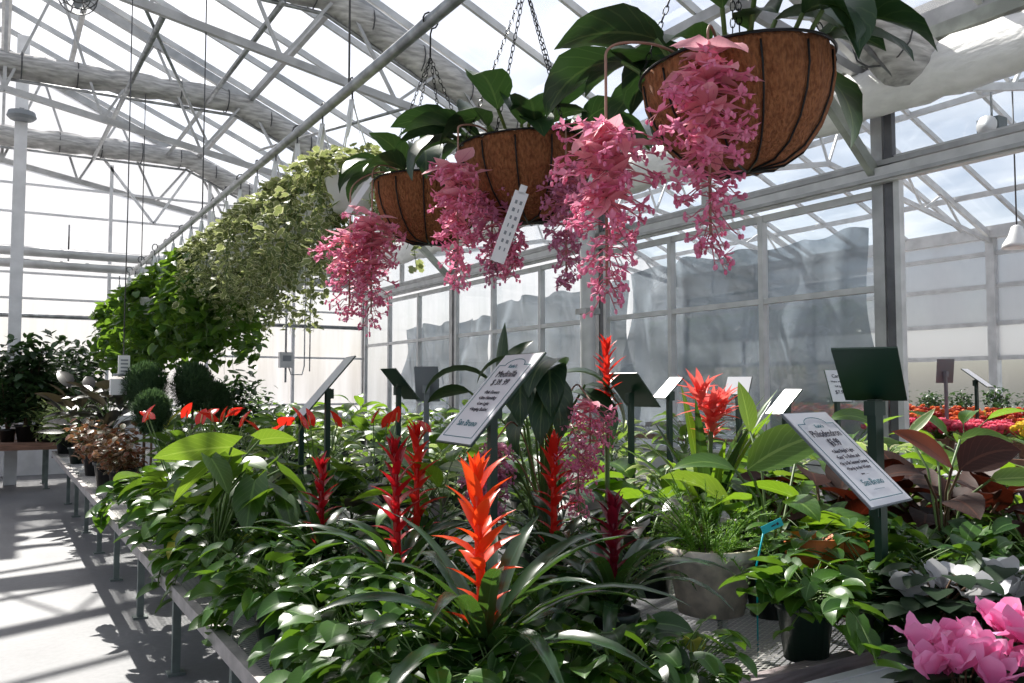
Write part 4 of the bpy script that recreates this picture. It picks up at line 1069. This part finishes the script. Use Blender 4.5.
# medinilla standing on the bench
R.seed(77)
root = root0('potted_medinilla', 'medinilla'); root['label'] = 'potted pink medinilla with drooping leaves behind the white sign'; root.location = G(545, 3.5)
pot(root, .11, .2); b = MB(); s = MB(); base = np.array(root.location)
med_leaves(b, s, 10, .30, L=.25, W=.13, spread=.08, low=-.3, hi=.8)
hero(b, s, 492, 385, 3.5, azL, .9, .34, .11, 'l_med', 'ovate', bend=2.1, roll=.2)
hero(b, s, 500, 385, 3.5, azL+.2, 1.55, .26, .08, 'l_med', 'ovate', bend=-.2, roll=.5)
hero(b, s, 500, 375, 3.5, azR, 1.1, .2, .09, 'l_med', 'ovate', bend=.6, roll=.6)
hero(b, s, 470, 392, 3.4, azL, .1, .18, .12, 'l_med', 'ovate', bend=.7, roll=.4)
for (u, v, az, pt, L) in ((520, 380, azN, .2, .3), (585, 385, azR, .0, .28), (530, 365, azL, .6, .26), (565, 365, azN-.6, .5, .34), (548, 370, azN, .3, .34), (560, 375, azR, .4, .30), (570, 392, azR-.5, .1, .30), (535, 375, azN+.5, .0, .36), (555, 380, azN-.3, .1, .38), (540, 400, azL+.6, -.2, .28)):
    hero(b, s, u, v, 3.35, az, pt, L, .14, 'l_med', 'ovate', bend=1.9, roll=U(-.4, .4), n=9)
s.build('stems', root); b.build('foliage', root)
for (u, v, d, L, W, fk, ti) in ((496, 440, 3.1, .26, .10, 'f_mauve', 1), (590, 400, 3.2, .24, .16, 'f_pink', 1), (578, 440, 3.1, .22, .12, 'f_pink', 0), (480, 470, 3.15, .18, .10, 'f_mauve', 0)):
    tpp = P(u, v, d)-base; panicle(root, tpp, L, W, 'f_bract', fk, stalk=[(0, 0, .3), (tpp[0]*.6, tpp[1]*.6, tpp[2]+.1)], tiers=ti, big=.07)

# leafy plants filling the benches
R.seed(88)
def filler(key, n=26, L=.17, W=.07, st=.2, shape='ovate', stems='stem', pitch=(.5, 1.3), bend=(.5, 1.3), name='foliage_plant'):
    root = root0(name, 'plant'); pot(root, .085, .15); b = MB(); s = MB()
    for i in range(n):
        az = i*2.4+U(-.3, .3); z = .13+.25*(i/n)*st/.2; pts, e = arc((0, 0, min(z, .13+st)), az, U(*pitch), st*U(.4, .9), .5, 3); s.tube(pts, .003, stems, 3, cap=False)
        q = L*U(.7, 1.2); b.leaf(pts[-1], az+U(-.4, .4), U(-.1, .9), q, q*W/L, key, shape, bend=U(*bend), fold=U(.1, .4), roll=U(-.5, .5), n=6)
    s.tube([(0, 0, .1), (0, 0, .13+st)], .006, stems, 5); s.build('stems', root); b.build('foliage', root); return dict(root=root)
fl = [filler('l_fill'), filler('l_fillvar', 30, .15, .06), filler('l_phil', 18, .24, .11, .26), filler('l_anth', 22, .18, .10, .25, 'heart')]
names = ['plain green', 'cream margined', 'glossy broad leaved', 'heart leaved green']
k = 0
for iy in range(12):
    for ix in range(4):
        x = 1.25+.58*ix+U(-.08, .08); y = 4.7+.62*iy+U(-.08, .08)
        if iy < 1 and ix < 2: continue
        if ix == 0 and iy > 4: continue
        t = R.choice([0, 0, 1, 2, 3]); k += 1
        place(fl[t], (x, y, BZ), U(0, 6), '%s plant on the aisle bench, %s row past the flamingo flowers, %s inward' % (names[t], ORD[iy], ORD[ix]), 'foliage plants in the middle of the aisle bench', U(.9, 1.15))
for iy in range(11):
    for ix in range(2):
        t = R.choice([0, 1, 2, 2, 3]); y = 2.9+.8*iy+U(-.1, .1)
        place(fl[t], (4.15+.75*ix+U(-.08, .08), y, BZ), U(0, 6), '%s plant on the glass wall bench, %s along, %s' % (names[t], ORD[iy], 'front line' if ix == 0 else 'wall side'), 'foliage plants on the bench by the glass wall', U(1.0, 1.2))
for k, (x, y) in enumerate([(1.55, 4.1), (1.75, 3.6), (2.0, 4.15), (2.35, 4.5), (2.75, 4.4), (3.05, 3.9), (1.5, 3.0), (2.1, 3.3), (2.5, 3.75), (2.9, 3.3), (3.1, 2.8)]):
    place(fl[k % 4], (x, y, BZ), k, '%s foliage plant filling in behind the bromeliads, %s of them from the aisle' % (names[k % 4], ORD[k]), 'foliage plants behind the bromeliads', .9)

# topiary balls, dark rubber plants, far shrubs
R.seed(99)
def topiary(r, h):
    root = root0('topiary_ball', 'topiary'); pot(root, .09, .15); b = MB()
    b.tube([(0, 0, .1), (0, 0, h-r*.5)], .012, 'stem_brown', 6); b.build('trunk', root); b = MB(); b.ball((0, 0, h), r*.8, 'l_conifer', 12, 8, jit=.08)
    for i in range(3600):
        z = U(-1, 1); a = U(0, 6.28); q = math.sqrt(1-z*z); d = np.array([q*math.cos(a), q*math.sin(a), z]); rr = r*U(.72, 1.0)
        b.petal3(np.array([0, 0, h])+d*rr*np.array([.92, .92, 1.05]), d+np.array([U(-.7, .7), U(-.7, .7), U(-.3, .9)]), (0, .1, 1.), .05, .012, 'l_conifer', n=2, shape='lance')
    b.build('foliage', root); return dict(root=root)
to = topiary(.185, .80)
for u, d, s, lb in ((143, 7.0, 1.0, 'clipped cypress ball nearest the aisle, right of the sensor box'), (191, 7.2, 1.0, 'clipped cypress ball in the middle of the three'), (214, 7.9, .85, 'small clipped cypress ball at the right of the three'), (150, 6.2, .78, 'low clipped cypress ball under the nearest topiary ball')):
    place(to, G(u, d), U(0, 6), lb, 'clipped cypress balls', s)
def shrub(key, n=300, r=.3, h=.8, L=.09, W=.045, trunk=True, shape='ovate', name='shrub', p='pot_black', flat=1.0, cat='shrub'):
    root = root0(name, cat); pot(root, .12, .2, p); b = MB(); s = MB()
    tips = []
    for i in range(14):
        az = i*2.4; pts, e = arc((0, 0, .15), az, U(1.0, 1.5), h*U(.5, 1.0), U(-.1, .4), 6); s.tube(pts, [.009, .008, .007, .006, .005, .004, .003], 'stem_brown', 5, cap=False); tips += pts[2:]
    for i in range(n):
        c = tips[R.randrange(len(tips))]+np.array([U(-1, 1), U(-1, 1), U(-.7, .7)*flat])*r*.42; l = L*U(.7, 1.2)
        b.leaf(c, U(0, 6.28), U(-.6, .9), l, l*W/L, key, shape, bend=U(.1, .8), fold=U(.1, .4), roll=U(-.5, .5), n=4)
    s.build('branches', root); b.build('foliage', root); return dict(root=root)
tr = shrub('l_tree', 1000, .36, 1.05, L=.12, W=.065); vs = shrub('l_fillvar', 420, .4, .45, .11, .04); rb = filler('l_dark', 30, .26, .12, .32, pitch=(.9, 1.4), bend=(.1, .6), name='rubber_plant'); cr = shrub('l_croton', 420, .32, .34, .07, .045, name='croton', cat='plant')
for u, d, z, s, lb in ((22, 13.2, .62, 1.2, 'tall dark shrub on the brown table, at the left edge'), (70, 12.6, BZ, 1.25, 'tall dark shrub at the far end of the long bench'), (5, 13.4, .62, .9, 'smaller dark shrub at the outer end of the brown table'), (52, 13.5, .62, 1.0, 'dark shrub between the two tallest far shrubs'), (238, 9.5, BZ, .78, 'round leafy shrub right of the cypress balls')):
    place(tr, G(u, d, z) if d < 12.7 else (max(-1.5, min(.6, float(G(u, d, z)[0]))), 13.2+(d-13.2)*.3, z), U(0, 6), lb, 'dark shrubs at the far end', s)
for u, d, s, lb in ((52, 11.4, 1.1, 'pale cream leaved shrub nearest the far end of the bench'), (66, 10.4, 1.0, 'pale cream leaved shrub in front of the dark rubber plant'), (88, 11.2, 1.0, 'pale cream leaved shrub behind the dark rubber plant')):
    place(vs, G(u, d), U(0, 6), lb, 'cream leaved shrubs at the far end', s)
for u, d, s, lb in ((78, 9.0, 1.15, 'dark purple rubber plant nearest the aisle'), (108, 8.6, 1.2, 'dark purple rubber plant below the sensor box'), (95, 9.8, 1.1, 'dark purple rubber plant behind the other two')):
    place(rb, G(u, d), U(0, 6), lb, 'dark purple rubber plants', s)
for u, d, s, lb in ((104, 6.9, 1.0, 'low croton with rust and cream leaves at the aisle edge'), (122, 6.6, .85, 'low reddish croton right of the aisle edge one'), (90, 7.8, 1.0, 'low croton with rust and cream leaves, farther along the aisle')):
    p = G(u, d); place(cr, (max(p[0], .82), p[1], p[2]), U(0, 6), lb, 'low crotons at the aisle edge', s)
fd = filler('l_croton', 26, .12, .05, .12)
for k in range(5): place(fd, (-.1-.42*k, 14.35+.1*(k % 2), 0), k, 'small reddish plant on the floor behind the brown table, %s from the right' % ORD[k], 'small plants on the floor by the brown table', .9)
root = root0('yellow_croton', 'plant'); pot(root, .09, .15); b = MB(); s = MB()
for i in range(7): b.leaf((0, 0, .2+.05*i), i*2.4, 1.1, .30, .07, 'l_yellow' if i > 3 else 'l_fill', 'lance', bend=.8, fold=.3, n=8)
s.tube([(0, 0, .1), (0, 0, .5)], .008, 'stem', 5); s.build('stems', root); b.build('foliage', root); root.location = G(166, 7.6); root['label'] = 'plant with long yellow leaves rising between two cypress balls'

# ------------------------------------------------------------------ cyclamens
R.seed(111)
def cyclamen(fk, nf=9, zt=.28):
    root = root0('cyclamen', 'cyclamen'); pot(root, .08, .13, 'pot_brown'); b = MB()
    s = MB()
    for i in range(60):
        az = U(0, 6.28); pts, e = arc((0, 0, .11), az, U(.5, 1.45), U(.07, .17), .6, 3); s.tube(pts, .003, 'stem_brown', 3, cap=False); b.leaf(pts[-1], az, U(-.1, .4), .085, .08, 'l_cyc', 'heart', bend=.7, fold=.1, n=5)
    s.build('stems', root); b.build('foliage', root)
    for i in range(nf):
        az = i*2.4; r = .115*math.sqrt((i+.3)/nf); c = np.array([r*math.cos(az), r*math.sin(az), zt*U(.84, 1.06)]); f = MB()
        f.tube([(r*.3*math.cos(az), r*.3*math.sin(az), .1), c+(0, 0, .02), c+np.array([.012*math.cos(az), .012*math.sin(az), .012])], .003, 'stem_brown', 5)
        for j in range(6):
            a2 = j*2*PI/6+U(-.2, .2); f.leaf(c+np.array([.006*math.cos(a2), .006*math.sin(a2), 0]), a2, U(.9, 1.35), .085*U(.85, 1.15), .062, fk, 'obov', bend=U(-.3, .9), fold=U(-.1, .3), roll=U(-.5, .5), n=10, wave=.06, twist=.5)
        f.build('flower', root)
    return dict(root=root)
cy = cyclamen('f_cyc', 11, .25); cw = cyclamen('f_white', 3, .20)
def at_w(pr, u, d, rz, lb, grp, s=1): return place(pr, G(u, d), rz, lb, grp, s)
at_w(cy, 966, 1.80, .2, 'pink cyclamen in full bloom at the lower right, left one of two', 'pink cyclamens', .88)
at_w(cy, 1052, 1.82, 1.4, 'pink cyclamen cut by the right edge of the photo', 'pink cyclamens')
at_w(cw, 940, 2.45, .2, 'white cyclamen behind the left pink cyclamen', 'white cyclamens', 1.1)
at_w(cw, 1014, 2.50, 1.2, 'white cyclamen behind the gap between the pink ones', 'white cyclamens', 1.1)

# ------------------------------------------------------------------ flowers in the next house
R.seed(122)
def bloomer(fk, n=14, r=.028, h=.2, lk='l_fill', name='potted_ranunculus', cat='flower'):
    root = root0(name, cat); pot(root, .07, .11, 'tray_brown'); b = MB()
    for i in range(34): az = U(0, 6.28); b.leaf((0, 0, .09), az, U(.4, 1.4), U(.1, .19), .03, lk, 'lance', bend=U(.2, 1), fold=.2, n=4)
    b.build('foliage', root); f = MB()
    for i in range(n):
        az = U(0, 6.28); q = .12*math.sqrt(R.random()); c = np.array([q*math.cos(az), q*math.sin(az), h*U(.85, 1.2)]); f.tube([(0, 0, .1), c], .003, 'stem', 3); f.ball(c, r, fk, 7, 4, (1, 1, .75), .12)
        for j in range(7): a2 = j*.9; f.leaf(c-(0, 0, r*.4), a2, .5, r*1.5, r*1.1, fk, 'obov', bend=-.6, fold=.2, n=3)
    f.build('flowers', root); return dict(root=root)
bl = {'hot pink': bloomer('f_hotpink', 18, .034), 'yellow': bloomer('f_yellow', 16, .03), 'orange': bloomer('f_tulip', 16, .026, .25), 'dark red': bloomer('f_dkred', 14, .028, .24), 'white': bloomer('f_white', 12, .03)}
gs = shrub('l_tree', 260, .26, .28, .06, .035); 
cnt = {}
for row, (x, z, col, y0, y1, stp) in enumerate(((6.95, .8, None, 2.9, 6.0, .24), (7.25, .8, 'f', 3.0, 6.4, .25), (7.6, .8, 'o', 3.2, 6.8, .26), (7.98, .8, 'o', 3.4, 7.2, .27), (9.2, .8, 'o', 3.8, 8.2, .30), (9.7, .8, 'o', 4.1, 8.6, .32), (10.25, .8, 'm', 4.4, 9.0, .34))):
    y = y0; j = 0
    while y < y1:
        if col is None: c = 'yellow' if y < 3.7 else 'hot pink'
        elif col == 'f': c = 'yellow' if y < 3.85 else ('hot pink' if y < 5.2 else 'orange')
        elif col == 'o': c = R.choice(['orange', 'orange', 'orange', 'dark red'])
        else: c = R.choice(['orange', 'yellow', 'dark red', 'white'])
        place(bl[c], (x+U(-.03, .03), y, z), U(0, 6), '%s ranunculus pot in the next house, %s row, %s along' % (c, ORD[row], ORD[min(19, j)]), 'flowering pots in the next house', 1.1)
        y += stp; j += 1
y = 4.4; j = 0
while y < 10.5:
    place(gs, (11.6+U(-.1, .1), y, .8), U(0, 6), 'round green shrub on the farthest bench of the next house, %s from the camera' % ORD[j], 'green shrubs in the next house', U(.8, 1.2)); y += .5; j += 1
y = 4.6; j = 0
while y < 11:
    place(gs, (12.3+U(-.1, .1), y, .8), U(0, 6), 'round green shrub in the back line of the next house, %s from the camera' % ORD[j], 'green shrubs in the next house', U(1., 1.3)); y += .55; j += 1

# ------------------------------------------------------------------ signs
def text(s, size, root, o, rt, dn, nn, x, y, key='ink', align='CENTER', sx=1.0, off=0.0):
    cu = bpy.data.curves.new('lettering', 'FONT'); cu.body = s; cu.size = size; cu.align_x = align; cu.extrude = .0004; cu.offset = off
    cu.materials.append(M[key]); t_ = bpy.data.objects.new('lettering_source', cu); COL.objects.link(t_)
    bpy.context.view_layer.update(); me = bpy.data.meshes.new_from_object(t_.evaluated_get(bpy.context.evaluated_depsgraph_get())); bpy.data.objects.remove(t_)
    ob = bpy.data.objects.new('lettering', me); COL.objects.link(ob); ob.parent = root
    p = np.asarray(o)+rt*x+dn*y+nn*.0045
    m = Matrix(((rt[0]*sx, -dn[0], nn[0], p[0]), (rt[1]*sx, -dn[1], nn[1], p[1]), (rt[2]*sx, -dn[2], nn[2], p[2]), (0, 0, 0, 1))); ob.matrix_local = m
    return ob
def sign(u, v, d, fx, fz, tilt, w, h, lb, face='paper', back='sign_green', lines=None, post='sign_green', z=BZ, pw=.022, th=.006, border=True, grp=None, low=False):
    """a slanted card on a post; (fx, fz) is where the reader stands, tilt is the card's angle from level"""
    c = P(u, v, d); f = CD(fx, fz)
    rt = np.array([-f[1], f[0], 0.0]); dn = f*math.cos(tilt)-np.array([0, 0, math.sin(tilt)]); nn = np.cross(rt, -dn)
    root = empty('price_sign', lb, 'sign', (float(c[0]), float(c[1]), z), grp); o = np.array([0, 0, c[2]-z])
    rot = np.stack([rt, dn, nn], 1)
    b = MB(); b.box(o, (w, h, th), back, rot); b.build('backing_board', root)
    b = MB(); b.box(o+nn*(th/2+.001), (w*.96, h*.975, .002), face, rot); b.build('card', root)
    pt = o+dn*(h*.40 if low else 0)-nn*.012
    b = MB(); b.box((pt[0], pt[1], (pt[2]-.004)/2), (pw*1.2, pw, pt[2]-.004), post); b.box(pt-nn*.012-np.array([0, 0, .025]), (pw*1.7, pw*1.3, .05), post); b.build('post', root)
    if lines:
        for (s, x, y, size, key, sx) in lines: text(s, size, root, o+nn*(th/2), rt, dn, nn, x, y, key, sx=sx)
        if border:
            b = MB(); bw = w*.40; bt = -h*.36; bb = h*.43; t = .0022; oo = o+nn*(th/2+.003)
            for a_, c_ in (((-bw, bt), (-bw, bb)), ((-bw, bb), (bw, bb)), ((bw, bb), (bw, bt)), ((-bw, bt), (-bw*.6, bt)), ((bw, bt), (bw*.6, bt))):
                b.bar(oo+rt*a_[0]+dn*a_[1], oo+rt*c_[0]+dn*c_[1], t, .001, 'ink_teal', nn)
            ar = [(bw*.6*math.cos(q), bt-h*.07*math.sin(q)) for q in np.linspace(0, PI, 13)]
            for a_, c_ in zip(ar[:-1], ar[1:]): b.bar(oo+rt*a_[0]+dn*a_[1], oo+rt*c_[0]+dn*c_[1], t, .001, 'ink_teal', nn)
            b.build('border_line', root)
    return root
W_, H_ = .275, .385
sign(846, 457, 2.75, .70, -.714, math.radians(44), .315, .40, 'white price card reading Philodendron $5.99 on a green post', back='sign_grey', low=True, pw=.026, lines=[
    ('Katie\'s', 0, -.125, .022, 'ink_teal', 1), ('Philodendron', 0, -.085, .042, 'ink', .9), ('$5.99', 0, -.045, .044, 'ink', .8), ('•Likes Bright Light', 0, -.015, .021, 'ink', 1), ('•Easy To Bathe and', 0, .010, .021, 'ink', 1),
    ('•Up to Be Summer Evening', 0, .035, .020, 'ink', .9), ('•Hardy in the Winter', 0, .058, .020, 'ink', 1), ('www. . . . .', 0, .080, .012, 'ink', 1), ('San Bruno', 0, .122, .036, 'ink_teal', 1), ('- - - - - - - - - - -', 0, .142, .012, 'ink_teal', 1)])
sign(490, 398, 2.72, -.89, -.456, math.radians(48), W_, H_, 'large white price card catching the sun beside the potted medinilla', lines=[
    ('Katie\'s', 0, -.125, .022, 'ink_teal', 1), ('Medinilla', 0, -.085, .040, 'ink', 1), ('$ 39. 99', 0, -.05, .036, 'ink', 1), ('•Pink Flowers', 0, -.012, .020, 'ink', 1), ('•Likes Humidity', 0, .012, .020, 'ink', 1), ('•Low Light', 0, .036, .020, 'ink', 1), ('•Hanging Basket', 0, .060, .020, 'ink', 1), ('San Bruno', 0, .122, .034, 'ink_teal', 1)])
sign(870, 375, 2.85, .50, .87, math.radians(31), .20, .33, 'dark green sign board seen from behind on a green post', pw=.034, low=True)
sign(326, 386, 4.4, -.93, -.37, math.radians(50), .26, .40, 'white price card seen nearly edge on above the flamingo flowers')
sign(300, 412, 4.7, -.95, -.3, math.radians(45), .2, .3, 'smaller white card seen nearly edge on, just left of the tilted card')
sign(427, 384, 5.2, .15, .98, math.radians(76), .15, .22, 'small grey sign back standing upright left of the white card', back='sign_grey', post='sign_grey')
sign(400, 384, 5.0, .8, .6, math.radians(48), .18, .24, 'small dark green sign back left of the grey one')
sign(784, 402, 4.4, -.89, -.456, math.radians(42), .12, .19, 'small bright white card in front of the plastic sheet')
sign(738, 386, 4.4, -.5, -.85, math.radians(50), .13, .12, 'small white card behind the coral bromeliad')
sign(668, 388, 4.6, -.89, -.456, math.radians(42), .12, .17, 'small white card left of the coral bromeliad')
sign(632, 390, 4.4, .8, .6, math.radians(46), .24, .24, 'dark green sign back behind the tall red bromeliad')
sign(838, 386, 4.9, .25, -.97, math.radians(68), .13, .20, 'narrow white printed card left of the dark green board', lines=[('Care', 0, -.05, .03, 'ink', 1), ('Water weekly', 0, -.02, .016, 'ink', 1), ('Full light', 0, .01, .016, 'ink', 1), ('$7.99', 0, .05, .03, 'ink', 1)], border=False)
sign(945, 371, 7.7, .1, .99, math.radians(78), .15, .22, 'grey sign back standing among the flowers in the next house', back='sign_grey', post='sign_grey', z=.8)
sign(977, 378, 7.4, .70, -.714, math.radians(38), .17, .26, 'white slanted card among the orange flowers in the next house', z=.8)

# ------------------------------------------------------------------ light, sky, camera
sun = bpy.data.lights.new('sun', 'SUN'); sun.energy = 9.0; sun.angle = math.radians(.6); sun.color = (1.0, .94, .84)
so = bpy.data.objects.new('sun', sun); COL.objects.link(so)
el = math.radians(47); azs = math.radians(1)        # azimuth measured from +Y towards +X
sd = Vector((math.sin(azs)*math.cos(el), math.cos(azs)*math.cos(el), math.sin(el)))
so.rotation_euler = sd.to_track_quat('Z', 'Y').to_euler()
w = bpy.data.worlds.new('world'); sc.world = w; w.use_nodes = True; nt = w.node_tree; nt.nodes.clear()
ow = nt.nodes.new('ShaderNodeOutputWorld'); bg = nt.nodes.new('ShaderNodeBackground'); sk = nt.nodes.new('ShaderNodeTexSky')
sk.sky_type = 'NISHITA'; sk.sun_disc = False; sk.sun_elevation = el; sk.sun_rotation = azs; sk.dust_density = 2.5; sk.air_density = 1.0; sk.ozone_density = 1.0
bg.inputs[1].default_value = .15
mxw = nt.nodes.new('ShaderNodeMix'); mxw.data_type = 'RGBA'; mxw.inputs[0].default_value = .35; mxw.inputs[7].default_value = (3.2, 3.2, 3.15, 1)
nt.links.new(sk.outputs[0], mxw.inputs[6]); nt.links.new(mxw.outputs[2], bg.inputs[0]); nt.links.new(bg.outputs[0], ow.inputs[0])
cam = bpy.data.cameras.new('camera'); co = bpy.data.objects.new('camera', cam); COL.objects.link(co); sc.camera = co
cam.sensor_width = 36; cam.lens = FP/1024*36; cam.clip_start = .05; cam.clip_end = 300
co.matrix_world = Matrix(((RT[0], UP[0], -F[0], CAM[0]), (RT[1], UP[1], -F[1], CAM[1]), (RT[2], UP[2], -F[2], CAM[2]), (0, 0, 0, 1)))
sc.view_settings.view_transform = 'Standard'; sc.view_settings.look = 'None'; sc.view_settings.gamma = 1; sc.view_settings.use_curve_mapping = False
sc.view_settings.exposure = 0.2
sc.cycles.max_bounces = 10; sc.cycles.transparent_max_bounces = 24; sc.cycles.transmission_bounces = 6; sc.cycles.diffuse_bounces = 4; sc.cycles.glossy_bounces = 3
sc.cycles.use_denoising = True; sc.cycles.sample_clamp_indirect = 8; sc.cycles.caustics_reflective = False; sc.cycles.caustics_refractive = False
